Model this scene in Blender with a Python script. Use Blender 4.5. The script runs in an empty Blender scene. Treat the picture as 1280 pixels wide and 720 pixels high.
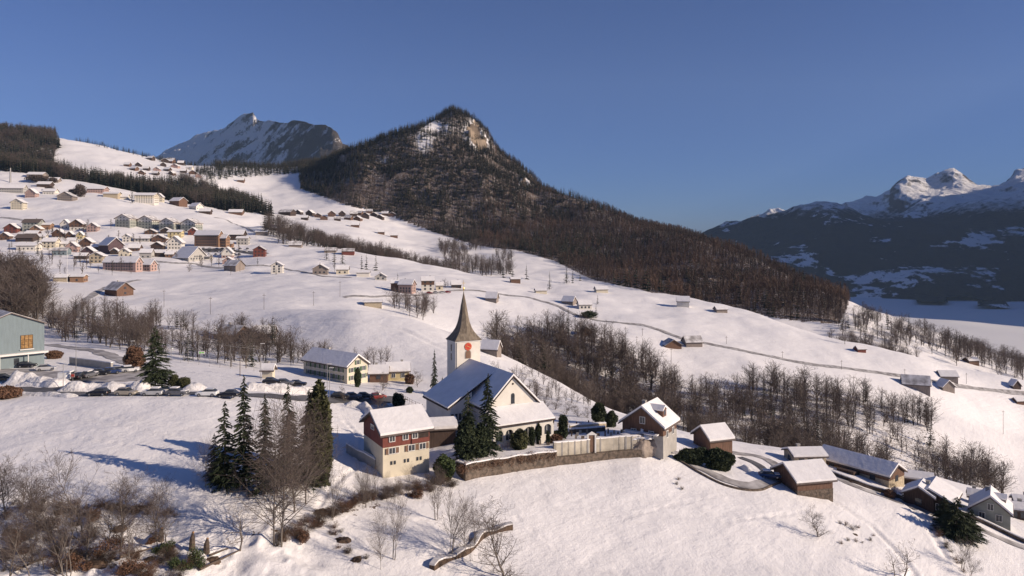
import bpy, math, random
import numpy as np
from mathutils import Vector, Matrix
R = math.radians
random.seed(7); rng = np.random.default_rng(7)
S = bpy.context.scene
C = S.collection

# ------------------------------------------------------------------ camera, sky, sun, exposure
F, HY, ZC = 880.0, 300.0, 60.0
cam = bpy.data.cameras.new('camera'); co = bpy.data.objects.new('camera', cam); C.objects.link(co)
cam.sensor_width = 36; cam.lens = 36 * F / 1280; cam.shift_y = (HY - 360) / 1280
cam.clip_start = 1; cam.clip_end = 60000
co.location = (0, 0, ZC); co.rotation_euler = (R(90), 0, 0)
S.camera = co
SUN_AZ, SUN_EL = R(16), R(22)            # azimuth measured from +x (right) towards the camera side
sd = Vector((math.cos(SUN_AZ) * math.cos(SUN_EL), -math.sin(SUN_AZ) * math.cos(SUN_EL), math.sin(SUN_EL)))
W = bpy.data.worlds.new('World'); S.world = W; W.use_nodes = True
nt = W.node_tree; bg = nt.nodes['Background']
sk = nt.nodes.new('ShaderNodeTexSky'); sk.sky_type = 'NISHITA'; sk.sun_disc = False
sk.sun_elevation = SUN_EL; sk.sun_rotation = R(90) + SUN_AZ
sk.altitude = 1200; sk.air_density = 1.0; sk.dust_density = 0.7; sk.ozone_density = 6.0
tn = nt.nodes.new('ShaderNodeVectorMath'); tn.operation = 'MULTIPLY'; tn.inputs[1].default_value = (0.80, 0.86, 1.24)
nt.links.new(sk.outputs[0], tn.inputs[0]); nt.links.new(tn.outputs[0], bg.inputs[0]); bg.inputs[1].default_value = 0.050
sl = bpy.data.lights.new('sun', 'SUN'); sl.energy = 5.0; sl.angle = R(0.5); sl.color = (1, 0.83, 0.66)
so = bpy.data.objects.new('sun', sl); C.objects.link(so)
so.rotation_euler = sd.to_track_quat('Z', 'Y').to_euler()
S.view_settings.view_transform = 'Standard'; S.view_settings.look = 'None'
S.view_settings.gamma = 1; S.view_settings.exposure = 0.40
S.cycles.max_bounces = 5; S.cycles.diffuse_bounces = 2; S.cycles.glossy_bounces = 2
S.cycles.volume_bounces = 0; S.cycles.transparent_max_bounces = 8

# ------------------------------------------------------------------ materials
def newmat(name, col, rough=0.85, var=0.15, scale=1.0, bump=0.0, bscale=6.0, col2=None, metal=0.0, spec=0.3, stretch=None, detail=4):
    m = bpy.data.materials.new(name); m.use_nodes = True
    t = m.node_tree; b = t.nodes['Principled BSDF']
    b.inputs['Roughness'].default_value = rough; b.inputs['Metallic'].default_value = metal
    b.inputs['Specular IOR Level'].default_value = spec
    tc = t.nodes.new('ShaderNodeTexCoord'); mp = t.nodes.new('ShaderNodeMapping')
    if stretch: mp.inputs['Scale'].default_value = stretch
    t.links.new(tc.outputs['Object'], mp.inputs[0])
    n = t.nodes.new('ShaderNodeTexNoise'); n.inputs['Scale'].default_value = scale; n.inputs['Detail'].default_value = detail
    t.links.new(mp.outputs[0], n.inputs['Vector'])
    cr = t.nodes.new('ShaderNodeValToRGB')
    if col2 is None:
        c1 = [c * (1 - var) for c in col]; c2 = [min(1, c * (1 + var)) for c in col]
    else: c1, c2 = col, col2
    cr.color_ramp.elements[0].position = 0.35; cr.color_ramp.elements[1].position = 0.65
    cr.color_ramp.elements[0].color = (*c1, 1); cr.color_ramp.elements[1].color = (*c2, 1)
    t.links.new(n.outputs[0], cr.inputs[0]); t.links.new(cr.outputs[0], b.inputs['Base Color'])
    if bump:
        n2 = t.nodes.new('ShaderNodeTexNoise'); n2.inputs['Scale'].default_value = bscale; n2.inputs['Detail'].default_value = 5
        t.links.new(mp.outputs[0], n2.inputs['Vector'])
        bp = t.nodes.new('ShaderNodeBump'); bp.inputs['Strength'].default_value = 1.0; bp.inputs['Distance'].default_value = bump
        t.links.new(n2.outputs[0], bp.inputs['Height']); t.links.new(bp.outputs[0], b.inputs['Normal'])
    return m
M = {}
def mm(k, *a, **kw): M[k] = newmat(k, *a, **kw); return M[k]
mm('roof_snow', (0.80, 0.78, 0.77), var=0.05, scale=0.5, bump=0.08, bscale=1.2, rough=0.6)
mm('pile_snow', (0.62, 0.60, 0.58), col2=(0.8, 0.78, 0.77), scale=0.8, bump=0.3, bscale=1.5, rough=0.7)
mm('thin_snow', (0.30, 0.28, 0.27), col2=(0.8, 0.78, 0.77), scale=0.25, rough=0.7)
mm('white_plaster', (0.66, 0.62, 0.55), var=0.06, scale=0.6)
mm('cream_plaster', (0.60, 0.54, 0.42), var=0.07, scale=0.6)
mm('yellow_plaster', (0.55, 0.46, 0.26), var=0.07, scale=0.6)
mm('pink_plaster', (0.40, 0.275, 0.24), var=0.08, scale=0.6)
mm('red_wood', (0.17, 0.055, 0.042), var=0.2, scale=1.5, stretch=(6, 6, 0.6))
mm('orange_wood', (0.27, 0.16, 0.10), var=0.15, scale=1.5, stretch=(3, 3, 1))
mm('brown_wood', (0.14, 0.080, 0.055), var=0.3, scale=1.2, stretch=(5, 5, 0.5), bump=0.02)
mm('dark_wood', (0.065, 0.043, 0.035), var=0.3, scale=1.2, stretch=(5, 5, 0.5))
mm('grey_wood', (0.24, 0.20, 0.175), var=0.25, scale=1.2, stretch=(5, 5, 0.5))
mm('green_grey', (0.29, 0.30, 0.265), var=0.08)
mm('grey_plaster', (0.40, 0.38, 0.35), var=0.08)
mm('blue_grey', (0.19, 0.235, 0.25), var=0.06, scale=2, stretch=(1, 1, 0.2))
mm('purple_wood', (0.10, 0.065, 0.07), var=0.2)
mm('tan_stone', (0.42, 0.35, 0.25), var=0.2, scale=2)
mm('stone_wall', (0.07, 0.055, 0.043), col2=(0.17, 0.13, 0.10), scale=1.5, bump=0.15, bscale=3)
mm('grey_rock', (0.16, 0.13, 0.11), col2=(0.36, 0.30, 0.25), scale=0.5, bump=0.3, bscale=1.5)
mm('concrete', (0.36, 0.34, 0.31), var=0.1)
mm('panel_wall', (0.42, 0.38, 0.31), var=0.2, scale=0.6)
mm('roof_tile', (0.12, 0.095, 0.085), var=0.2, scale=2)
mm('shingle', (0.13, 0.105, 0.08), col2=(0.225, 0.185, 0.14), scale=2.2, stretch=(1, 1, 0.35), bump=0.05, bscale=8)
mm('dark_trim', (0.05, 0.035, 0.03), var=0.2)
mm('white_trim', (0.72, 0.70, 0.66), var=0.04)
mm('red_paint', (0.50, 0.06, 0.04), var=0.1)
mm('gold', (0.75, 0.55, 0.2), var=0.05, metal=0.6, rough=0.4)
mm('glass', (0.045, 0.05, 0.06), var=0.3, rough=0.15, spec=0.5)
mm('amber_glass', (0.20, 0.11, 0.04), col2=(0.40, 0.24, 0.10), scale=1.5, rough=0.3)
mm('shutter_green', (0.07, 0.12, 0.07), var=0.1)
mm('shutter_wood', (0.20, 0.12, 0.08), var=0.1)
mm('metal', (0.30, 0.29, 0.28), var=0.1, rough=0.5, metal=0.3)
mm('pole_wood', (0.13, 0.10, 0.085), var=0.2)
mm('asphalt', (0.075, 0.072, 0.075), col2=(0.15, 0.145, 0.145), scale=0.25, rough=0.6, bump=0.02)
mm('slush_road', (0.20, 0.185, 0.18), col2=(0.50, 0.48, 0.47), scale=0.35, rough=0.7, bump=0.03)
mm('bark', (0.10, 0.075, 0.058), var=0.3, scale=3)
mm('pale_bark', (0.17, 0.145, 0.125), var=0.3, scale=3)
mm('twig', (0.115, 0.088, 0.076), var=0.25, scale=0.3)
mm('far_twig', (0.11, 0.080, 0.066), col2=(0.060, 0.048, 0.043), scale=0.012, detail=2)
mm('larch_twig', (0.145, 0.092, 0.066), col2=(0.072, 0.053, 0.044), scale=0.012, detail=2)
mm('needles', (0.022, 0.034, 0.017), col2=(0.055, 0.066, 0.030), scale=1.2)
mm('far_needles', (0.013, 0.022, 0.014), col2=(0.030, 0.042, 0.024), scale=0.02, detail=3)
mm('thuja', (0.045, 0.050, 0.022), col2=(0.085, 0.085, 0.035), scale=1.0)
mm('hedge_brown', (0.095, 0.052, 0.034), col2=(0.19, 0.105, 0.065), scale=1.5)
mm('earth', (0.055, 0.037, 0.026), col2=(0.12, 0.08, 0.055), scale=1.2, bump=0.15, bscale=3)
mm('ivy', (0.035, 0.055, 0.02), col2=(0.075, 0.095, 0.035), scale=2)
mm('cut_wood', (0.38, 0.22, 0.12), var=0.2, scale=3)
mm('solar', (0.03, 0.035, 0.06), var=0.1, rough=0.2)
mm('tyre', (0.02, 0.02, 0.02)); mm('rim', (0.35, 0.35, 0.36), rough=0.35, metal=0.7)
mm('lamp_lens', (0.7, 0.7, 0.68), rough=0.2); mm('tail_lens', (0.35, 0.02, 0.02), rough=0.2)
for k, c in dict(black=(0.012, 0.012, 0.014), silver=(0.42, 0.42, 0.42), white=(0.72, 0.72, 0.71), blue=(0.03, 0.05, 0.13), grey=(0.12, 0.12, 0.13), red=(0.25, 0.02, 0.02), beige=(0.34, 0.30, 0.24)).items():
    mm('paint_' + k, c, rough=0.25, var=0.04, spec=0.6)

# ------------------------------------------------------------------ mesh helpers
class MB:
    def __init__(s): s.v, s.f, s.m = [], [], []
    def add(s, vs, fs, mi=0):
        o = len(s.v); s.v += [tuple(v) for v in vs]; s.f += [tuple(i + o for i in f) for f in fs]; s.m += [mi] * len(fs); return s
    def box(s, x0, x1, y0, y1, z0, z1, mi=0, mat=None):
        vs = [Vector(p) for p in ((x0,y0,z0),(x1,y0,z0),(x1,y1,z0),(x0,y1,z0),(x0,y0,z1),(x1,y0,z1),(x1,y1,z1),(x0,y1,z1))]
        if mat: vs = [mat @ v for v in vs]
        return s.add(vs, [(0,3,2,1),(4,5,6,7),(0,1,5,4),(1,2,6,5),(2,3,7,6),(3,0,4,7)], mi)
    def tube(s, p, q, r0, r1, n=6, mi=0):
        p, q = Vector(p), Vector(q); d = (q - p); 
        if d.length < 1e-6: return s
        d.normalize(); a = d.orthogonal().normalized(); b = d.cross(a)
        vs = [p + (a*math.cos(6.2832*i/n) + b*math.sin(6.2832*i/n))*r0 for i in range(n)] + [q + (a*math.cos(6.2832*i/n) + b*math.sin(6.2832*i/n))*r1 for i in range(n)]
        fs = [(i, (i+1) % n, n+(i+1) % n, n+i) for i in range(n)] + [tuple(range(n-1,-1,-1)), tuple(range(n, 2*n))]
        return s.add(vs, fs, mi)
    def prism(s, pts, d, mi=0):            # extrude a polygon of 3-D points by vector d
        n = len(pts); P0 = [Vector(p) for p in pts]; P1 = [p + Vector(d) for p in P0]
        return s.add(P0 + P1, [tuple(range(n-1,-1,-1)), tuple(range(n, 2*n))] + [(i, (i+1) % n, n+(i+1) % n, n+i) for i in range(n)], mi)
    def mesh(s, name, mats):
        me = bpy.data.meshes.new(name); me.from_pydata(s.v, [], s.f)
        for m in (mats if isinstance(mats, (list, tuple)) else [mats]): me.materials.append(M[m] if isinstance(m, str) else m)
        if any(s.m): me.polygons.foreach_set('material_index', s.m)
        me.update(); return me
    def build(s, name, mats, parent=None, loc=(0,0,0), rz=0):
        o = bpy.data.objects.new(name, s.mesh(name, mats)); C.objects.link(o); o.parent = parent
        o.location = loc; o.rotation_euler.z = rz; return o
def npmesh(name, V, Fc, mats, mi=None, smooth=False):
    """numpy mesh of triangles or quads"""
    me = bpy.data.meshes.new(name); k = Fc.shape[1]
    me.vertices.add(len(V)); me.vertices.foreach_set('co', np.ascontiguousarray(V, dtype=np.float32).ravel())
    me.loops.add(Fc.size); me.loops.foreach_set('vertex_index', Fc.astype(np.int32).ravel())
    me.polygons.add(len(Fc)); me.polygons.foreach_set('loop_start', np.arange(0, Fc.size, k, dtype=np.int32))
    if mi is not None: me.polygons.foreach_set('material_index', mi.astype(np.int32))
    if smooth: me.polygons.foreach_set('use_smooth', np.ones(len(Fc), dtype=bool))
    for m in mats: me.materials.append(M[m])
    me.update(calc_edges=True); return me
def link(name, me, parent=None, loc=(0,0,0), rz=0, sc=1):
    o = bpy.data.objects.new(name, me); C.objects.link(o); o.parent = parent; o.location = loc; o.rotation_euler.z = rz
    if sc != 1: o.scale = (sc,)*3
    return o
def tag(o, label=None, cat=None, group=None, kind=None):
    if label: o['label'] = label
    if cat: o['category'] = cat
    if group: o['group'] = group
    if kind: o['kind'] = kind
    return o
def empty(name, label, cat, loc=(0,0,0), rz=0, group=None):
    o = bpy.data.objects.new(name, None); C.objects.link(o); o.empty_display_size = 0.1
    o.location = loc; o.rotation_euler.z = rz; return tag(o, label, cat, group)

# ------------------------------------------------------------------ noise and terrain heights
_T = rng.random((256, 256))
def vnoise(x, y, s, seed=0):
    x = x / s + seed * 17.3; y = y / s + seed * 9.1
    xi = np.floor(x).astype(int); yi = np.floor(y).astype(int); fx = x - xi; fy = y - yi
    fx = fx*fx*fx*(fx*(fx*6-15)+10); fy = fy*fy*fy*(fy*(fy*6-15)+10)
    g = lambda a, b: _T[a & 255, b & 255]
    return (g(xi,yi)*(1-fx)*(1-fy) + g(xi+1,yi)*fx*(1-fy) + g(xi,yi+1)*(1-fx)*fy + g(xi+1,yi+1)*fx*fy)*2-1
def fbm(x, y, s, o=4, seed=0, gain=0.5):
    r = 0; a = 1
    for i in range(o): r = r + a * vnoise(x, y, s / 2**i, seed + i); a *= gain
    return r
def ridged(x, y, s, o=5, seed=0):
    r = 0; a = 1; t = 0
    for i in range(o): r = r + a * (1 - abs(vnoise(x, y, s / 2**i, seed + i))*2); a *= 0.5
    return r
# every line is a contour of the place followed across the view: column -> (row, distance); None rows are heights given as z
K = [
 {-300:(900,30),640:(1400,34),1600:(1300,50)},
 {-300:(720,78),0:(720,80),120:(720,81),240:(720,82),340:(720,84),440:(720,88),520:(720,91),600:(720,95),680:(720,98),760:(720,101),860:(720,104),960:(720,107),1060:(720,112),1160:(720,120),1280:(720,130),1600:(720,150)},
 {0:(612,100.3),120:(612,100.9),240:(622,99.6),340:(635,99.4),440:(640,104.3),520:(640,107.1),600:(640,111.5),680:(640,115.6),760:(640,118.8),860:(645,121.8),960:(655,123.1),1060:(672,125.9),1160:(685,130.2),1280:(695,138),1600:(700,157)},
 {0:(505,134),120:(500,135),240:(498,137),340:(502,140),400:(530,132),440:(560,128),480:(585,121),520:(590,121),575:(596,122),600:(590,125),680:(581,133),760:(571,140),800:(568,141.5),860:(585,141),960:(608,138),1060:(628,140),1160:(640,146),1280:(672,148),1600:(690,162)},
 {0:(488,150),120:(487,150),240:(486,152),340:(488,155),400:(505,150),440:(537,137),520:(562,135),575:(576,124),600:(573,126.5),680:(562,134.5),760:(550,141.5),800:(548,143),830:(566,147),860:(568,150),960:(585,152),1060:(605,151),1160:(620,157),1280:(655,157),1600:(680,171)},
 {0:(455,180),120:(458,180),240:(462,180),340:(472,178),440:(490,175),520:(510,168),600:(522,160),680:(530,162),760:(532,160),860:(545,168),960:(562,172),1060:(578,178),1160:(598,180),1280:(632,178),1600:(660,190)},
 {0:(430,230),120:(437,215),240:(450,215),340:(462,215),440:(478,205),520:(492,195),600:(500,195),680:(505,200),760:(515,190),860:(540,185),960:(557,185),1060:(572,193),1160:(592,195),1280:(625,193),1600:(650,207)},
 {0:(415,290),120:(425,270),240:(432,265),340:(440,262),440:(455,240),520:(462,235),600:(470,225),680:(490,225),760:(513,215),860:(556,240),960:(580,245),1060:(597,255),1160:(613,270),1280:(639,280),1600:(652,300)},
 {0:(385,330),120:(395,330),240:(402,330),340:(397,325),440:(386,310),520:(400,300),600:(430,285),680:(468,265),760:(511,240),860:(543,290),960:(549,300),1060:(564,310),1160:(579,325),1280:(605,340),1600:(618,360)},
 {0:(375,370),120:(383,370),240:(385,370),340:(378,370),440:(392,345),520:(411,350),600:(450,350),680:(486,340),760:(520,320),860:(505,340),960:(510,345),1060:(520,350),1160:(540,360),1280:(575,375),1600:(590,400)},
 {0:(362,420),120:(368,420),240:(372,420),340:(365,420),440:(368,420),520:(382,420),600:(405,420),680:(432,400),760:(450,390),860:(468,390),960:(480,385),1060:(495,390),1160:(515,400),1280:(545,415),1600:(560,440)},
 {0:(345,500),120:(350,500),240:(352,500),340:(348,500),440:(352,490),520:(360,490),600:(370,500),680:(380,510),760:(393,490),860:(420,450),960:(440,440),1060:(460,430),1160:(483,425),1280:(510,440),1600:(520,460)},
 {0:(325,610),120:(328,610),240:(332,610),340:(328,610),440:(328,620),520:(336,600),600:(344,620),680:(350,640),760:(355,650),860:(374,590),960:(400,520),1060:(428,480),1160:(450,470),1280:(478,475),1600:(495,490)},
 {0:(305,690),120:(308,690),240:(310,690),340:(303,740),440:(312,740),520:(331,690),600:(345,685),680:(353,700),760:(360,710),860:(385,660),960:(415,585),1060:(440,545),1160:(462,540),1280:(485,545),1600:(505,560)},
 {0:(285,770),120:(285,770),240:(288,780),340:(285,890),440:(320,830),520:(340,780),600:(350,760),680:(355,765),760:(352,790),860:(368,720),960:(390,640),1060:(412,590),1160:(438,580),1280:(470,580),1600:(490,600)},
 {0:(262,870),120:(262,880),240:(272,900),340:(292,990),440:(297,1000),520:(318,950),600:(330,930),680:(337,900),760:(340,880),860:(345,820),960:(365,720),1060:(388,650),1160:(425,630),1280:(462,630),1600:(480,650)},
 {0:(238,1020),120:(240,1030),240:(262,1040),340:(268,1160),440:(278,1180),520:(298,1150),600:(310,1080),680:(320,1020),760:(330,980),860:(335,890),960:(355,780),1060:(380,700),1160:(417,680),1280:(456,680),1600:(475,700)},
 {0:(212,1150),120:(229,1120),240:(257,1110),340:(256,1350),440:(262,1320),520:(282,1280),600:(298,1220),680:(306,1150),760:(315,1080),860:(323,950),960:(345,830),1060:(377,740),1160:(413,730),1280:(455,730),1600:(474,750)},
 {0:(209,1280),120:(235,1240),240:(256,1250),340:(235,1550),400:(240,1470),440:(241,1400),520:(262,1330),600:(280,1300),680:(285,1280),760:(300,1180),860:(308,1040),960:(331,900),1060:(376,800),1160:(413,780),1280:(458,780),1600:(478,800)},
 {0:(192,1450),120:(203,1450),240:(218,1500),340:(218,1750),390:(214,1640),440:(211,1490),520:(205,1450),600:(215,1470),680:(262,1400),760:(285,1270),860:(298,1120),960:(327,950),1060:(395,850),1160:(430,850),1280:(470,860),1600:(490,880)},
 {0:(168,1700),80:(176,1740),120:(184,1750),180:(198,1780),240:(209,1800),340:(211,2000),400:(208,1980),430:(189,1600),470:(174,1600),520:(157,1640),548:(142,1700),566:(135,1720),582:(142,1720),604:(158,1700),625:(190,1680),650:(207,1640),680:(229,1580),720:(250,1490),760:(265,1400),800:(280,1330),860:(299,1200),930:(325,1080),960:(345,1020),1060:(470,980),1160:(510,980),1280:(530,980),1600:(560,1000)},
 {-300:(270,2400),0:(270,2400),240:(245,2300),340:(235,2500),400:(240,2500),470:(270,2500),566:(260,2500),650:(290,2400),760:(330,2200),860:(380,2000),960:(430,1800),1060:(500,1500),1160:(530,1500),1600:(560,1500)},
 {-300:(300,3400),300:(290,3400),640:(330,3400),860:(390,3200),1000:(430,3000),1060:(460,2600),1160:(480,2600),1600:(480,2600)},
]
PX = np.linspace(-420, 1720, 880); NV = 900
YS = np.geomspace(30, 3300, NV)
def hermite(yk, zk, Y):
    h = np.diff(yk); d = np.diff(zk) / h; m = np.zeros_like(zk)
    m[0], m[-1] = d[0], d[-1]
    for i in range(1, len(yk)-1):
        if d[i-1]*d[i] > 0:
            w1, w2 = 2*h[i]+h[i-1], h[i]+2*h[i-1]; m[i] = (w1+w2)/(w1/d[i-1]+w2/d[i])
    k = np.clip(np.searchsorted(yk, Y, side='right')-1, 0, len(h)-1)
    t = np.clip((Y-yk[k])/h[k], 0, 1)
    return ((2*t**3-3*t**2+1)*zk[k]+(t**3-2*t**2+t)*h[k]*m[k]+(-2*t**3+3*t**2)*zk[k+1]+(t**3-t**2)*h[k]*m[k+1])
ky = np.zeros((len(K), len(PX))); kz = ky.copy()
for i, d in enumerate(K):
    xs = sorted(d); y_ = np.interp(PX, xs, [d[x][1] for x in xs]); p_ = np.interp(PX, xs, [d[x][0] for x in xs])
    ker = np.hanning(25); ker /= ker.sum(); keep = ((PX > 575)&(PX < 835)) if i in (3, 4) else (np.ones(len(PX), bool) if i == 20 else PX < -999); ks = np.hanning(9); ks /= ks.sum(); keep = np.convolve(np.pad(keep.astype(float), 4, 'edge'), ks, 'valid')
    y_ = keep*y_+(1-keep)*np.convolve(np.pad(y_, 12, 'edge'), ker, 'valid'); p_ = keep*p_+(1-keep)*np.convolve(np.pad(p_, 12, 'edge'), ker, 'valid')
    ky[i] = y_; kz[i] = ZC - (p_-HY)/F*y_
_t = (ky[3]-1.6-ky[2])/(ky[3]-ky[2]); ky = np.insert(ky, 3, ky[3]-1.6, 0); kz = np.insert(kz, 3, kz[2]+(kz[3]-kz[2])*_t, 0)
for i in range(1, len(ky)): ky[i] = np.maximum(ky[i], ky[i-1]+0.6)
Z = np.stack([hermite(ky[:, j], kz[:, j], YS) for j in range(len(PX))])          # [px, y]
XX = (PX[:, None]-640)/F*YS[None, :]; YY = np.broadcast_to(YS[None, :], XX.shape)
def sm(a, b, t): t = np.clip((t-a)/(b-a), 0, 1); return t*t*(3-2*t)
PXG = np.broadcast_to(PX[:, None], XX.shape)
farm = sm(220, 500, YY); mtn = sm(1150, 1500, YY)*sm(400, 470, PXG)*(1-sm(1040, 1100, PXG))
tail = sm(560, 760, YY)*sm(640, 800, PXG)*(1-sm(1400, 1500, PXG))*(1-mtn)
flat = np.exp(-((YY-158)/26)**2)*sm(-60, 20, PXG)*(1-sm(780, 860, PXG))
Z = Z + fbm(XX, YY, 9, 3, 1)*0.16*(1-0.75*flat) + fbm(XX, YY, 40, 3, 2)*(0.35+farm*0.9)*(1-0.85*flat)
Z = Z + farm*fbm(XX, YY, 160, 3, 3)*2.6
Z = Z + mtn*(ridged(XX+0.5*YY, YY, 210, 5, 5)-0.9)*13 + mtn*fbm(XX, YY, 30, 3, 9)*3.5
Z = Z + tail*(ridged(XX, YY, 90, 4, 6)-0.9)*3.5
rough = sm(0, 60, 420-PXG)*sm(0, 14, 104-YY)                                       # broken bank in the near left corner
Z = Z + rough*(ridged(XX, YY, 9, 4, 8)-0.8)*0.9
# snow drifts and trodden patches on the near field
Z = Z + np.exp(-((YY-118)/22)**2)*vnoise(XX*0.4, YY*1.6, 3.0, 12)*0.07
LU = lambda px: (px-PX[0])/(PX[1]-PX[0]); LYr = math.log(YS[1]/YS[0])
def H(x, y):
    x = np.asarray(x, float); y = np.maximum(np.asarray(y, float), 30.01)
    u = np.clip(LU(640+F*x/y), 0, len(PX)-1.001); v = np.clip(np.log(y/30.0)/LYr, 0, NV-1.001)
    ui = u.astype(int); vi = v.astype(int); fu = u-ui; fv = v-vi
    return Z[ui, vi]*(1-fu)*(1-fv)+Z[ui+1, vi]*fu*(1-fv)+Z[ui, vi+1]*(1-fu)*fv+Z[ui+1, vi+1]*fu*fv
_YR = np.geomspace(60, 3200, 5000)
def hit(px, py, ymin=60, ymax=3200):
    Y = _YR[(_YR >= ymin) & (_YR <= ymax)]; x = (px-640)/F*Y; zt = H(x, Y); zr = ZC-(py-HY)/F*Y
    w = np.nonzero(zr <= zt)[0]
    i = w[0] if len(w) else int(np.argmin(zr-zt))
    return Vector((x[i], Y[i], zt[i]))
def ground(px, Y): x = (px-640)/F*Y; return Vector((x, Y, float(H(x, Y))))
def nz(x, y, e=2.0):
    gx = (H(x+e, y)-H(x-e, y))/(2*e); gy = (H(x, y+e)-H(x, y-e))/(2*e); return 1/np.sqrt(1+gx*gx+gy*gy)

def grid_mesh(name, X_, Y_, Z_, mats):
    n, m = X_.shape
    V = np.stack([X_, Y_, Z_], -1).reshape(-1, 3); a = (np.arange(n-1)[:, None]*m+np.arange(m-1)[None, :]).ravel()
    return npmesh(name, V, np.stack([a, a+m, a+m+1, a+1], 1), mats, smooth=True)

def snow_ground_material():
    m = bpy.data.materials.new('snow_ground'); m.use_nodes = True; t = m.node_tree; N = t.nodes.new; L = t.links.new
    b = t.nodes['Principled BSDF']; b.inputs['Roughness'].default_value = 0.7; b.inputs['Specular IOR Level'].default_value = 0.2
    g = N('ShaderNodeNewGeometry'); sx = N('ShaderNodeSeparateXYZ'); L(g.outputs['Normal'], sx.inputs[0])
    at = N('ShaderNodeAttribute'); at.attribute_name = 'earth'
    def noise(s, d=5, r=0.6):
        n = N('ShaderNodeTexNoise'); n.inputs['Scale'].default_value = s; n.inputs['Detail'].default_value = d; n.inputs['Roughness'].default_value = r
        L(g.outputs['Position'], n.inputs['Vector']); return n
    def ramp(inp, p0, c0, p1, c1):
        r = N('ShaderNodeValToRGB'); e = r.color_ramp.elements; e[0].position = p0; e[0].color = (*c0, 1); e[1].position = p1; e[1].color = (*c1, 1); L(inp, r.inputs[0]); return r
    def math_(op, a, b_=None, v=None):
        k = N('ShaderNodeMath'); k.operation = op; k.use_clamp = False
        L(a, k.inputs[0])
        if b_ is not None: L(b_, k.inputs[1])
        if v is not None: k.inputs[1].default_value = v
        return k.outputs[0]
    nf = noise(0.02, 6, 0.7); nn = noise(0.9, 5, 0.65); ns = noise(0.25, 4)
    snow = ramp(ns.outputs[0], 0.3, (0.78, 0.76, 0.755), 0.7, (0.83, 0.81, 0.805))
    rock = ramp(nf.outputs[0], 0.35, (0.15, 0.115, 0.085), 0.65, (0.40, 0.31, 0.22))
    earth = ramp(nn.outputs[0], 0.35, (0.055, 0.036, 0.026), 0.7, (0.14, 0.095, 0.065))
    # rock where it is too steep for snow
    st = math_('ADD', sx.outputs[2], math_('MULTIPLY', math_('SUBTRACT', nf.outputs[0], v=0.5), v=0.35))
    fr = ramp(st, 0.43, (1, 1, 1), 0.53, (0, 0, 0))
    ac = N('ShaderNodeAttribute'); ac.attribute_name = 'cliff'
    frm = math_('MAXIMUM', fr.outputs[0], math_('GREATER_THAN', math_('ADD', ac.outputs['Fac'], math_('MULTIPLY', math_('SUBTRACT', noise(0.06, 5, 0.7).outputs[0], v=0.5), v=1.4)), v=0.5))
    mx = N('ShaderNodeMix'); mx.data_type = 'RGBA'; L(frm, mx.inputs[0]); L(snow.outputs[0], mx.inputs[6]); L(rock.outputs[0], mx.inputs[7])
    ea = math_('ADD', at.outputs['Fac'], math_('MULTIPLY', math_('SUBTRACT', nn.outputs[0], v=0.5), v=1.6))
    fe = ramp(ea, 0.48, (0, 0, 0), 0.56, (1, 1, 1))
    fe2 = math_('MULTIPLY', fe.outputs[0], math_('GREATER_THAN', at.outputs['Fac'], v=0.02))
    mx2 = N('ShaderNodeMix'); mx2.data_type = 'RGBA'; L(fe2, mx2.inputs[0]); L(mx.outputs[2], mx2.inputs[6]); L(earth.outputs[0], mx2.inputs[7])
    L(mx2.outputs[2], b.inputs['Base Color'])
    n1 = noise(0.45, 6, 0.65); n2 = noise(3.5, 4, 0.65)
    vm = N('ShaderNodeVectorMath'); vm.operation = 'MULTIPLY'; L(g.outputs['Position'], vm.inputs[0]); vm.inputs[1].default_value = (0.035, 0.035, 1.1)
    n3 = N('ShaderNodeTexNoise'); n3.inputs['Scale'].default_value = 1.0; n3.inputs['Detail'].default_value = 5; n3.inputs['Roughness'].default_value = 0.6; L(vm.outputs[0], n3.inputs['Vector'])
    b3 = N('ShaderNodeBump'); b3.inputs['Distance'].default_value = 0.35; b3.inputs['Strength'].default_value = 0.7; L(n3.outputs[0], b3.inputs['Height'])
    b1 = N('ShaderNodeBump'); b1.inputs['Distance'].default_value = 0.30; b1.inputs['Strength'].default_value = 0.9; L(b3.outputs[0], b1.inputs['Normal']); L(n1.outputs[0], b1.inputs['Height'])
    b2 = N('ShaderNodeBump'); b2.inputs['Distance'].default_value = 0.05; L(n2.outputs[0], b2.inputs['Height']); L(b1.outputs[0], b2.inputs['Normal'])
    L(b2.outputs[0], b.inputs['Normal']); return m
M['snow_ground'] = snow_ground_material()
PY0 = HY+(ZC-Z)*F/YY
def carve(pts, width, depth, dots=0.0):
    """a trodden or ski track pressed into the snow along a line given on the ground (column, distance)"""
    global Z
    P_ = np.array([((a-640)/F*b, b) for a, b in pts]); seg = []
    for i in range(len(P_)-1):
        n = max(2, int(np.hypot(*(P_[i+1]-P_[i]))/.35)); t = np.linspace(0, 1, n, endpoint=False)[:, None]; seg.append(P_[i]*(1-t)+P_[i+1]*t)
    Q = np.concatenate(seg); k = np.arange(len(Q)); Q = Q+np.stack([np.sin(k*.06)*.5, np.cos(k*.045)*.6], 1)
    m = (XX > Q[:, 0].min()-2) & (XX < Q[:, 0].max()+2) & (YY > Q[:, 1].min()-2) & (YY < Q[:, 1].max()+2)
    xs, ys = XX[m], YY[m]; d = np.full(len(xs), 9.0); w = np.zeros(len(xs))
    for i, q in enumerate(Q):
        dd = np.hypot(xs-q[0], ys-q[1]); near = dd < d; d = np.where(near, dd, d); w = np.where(near, i, w)
    g = np.exp(-(d/width)**2)*depth
    if dots: g = g*(0.35+0.65*(np.sin(w*dots) > 0))
    rim = np.exp(-((d-width*1.9)/width)**2)*depth*.35
    Z[m] = Z[m]-g+rim
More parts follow.
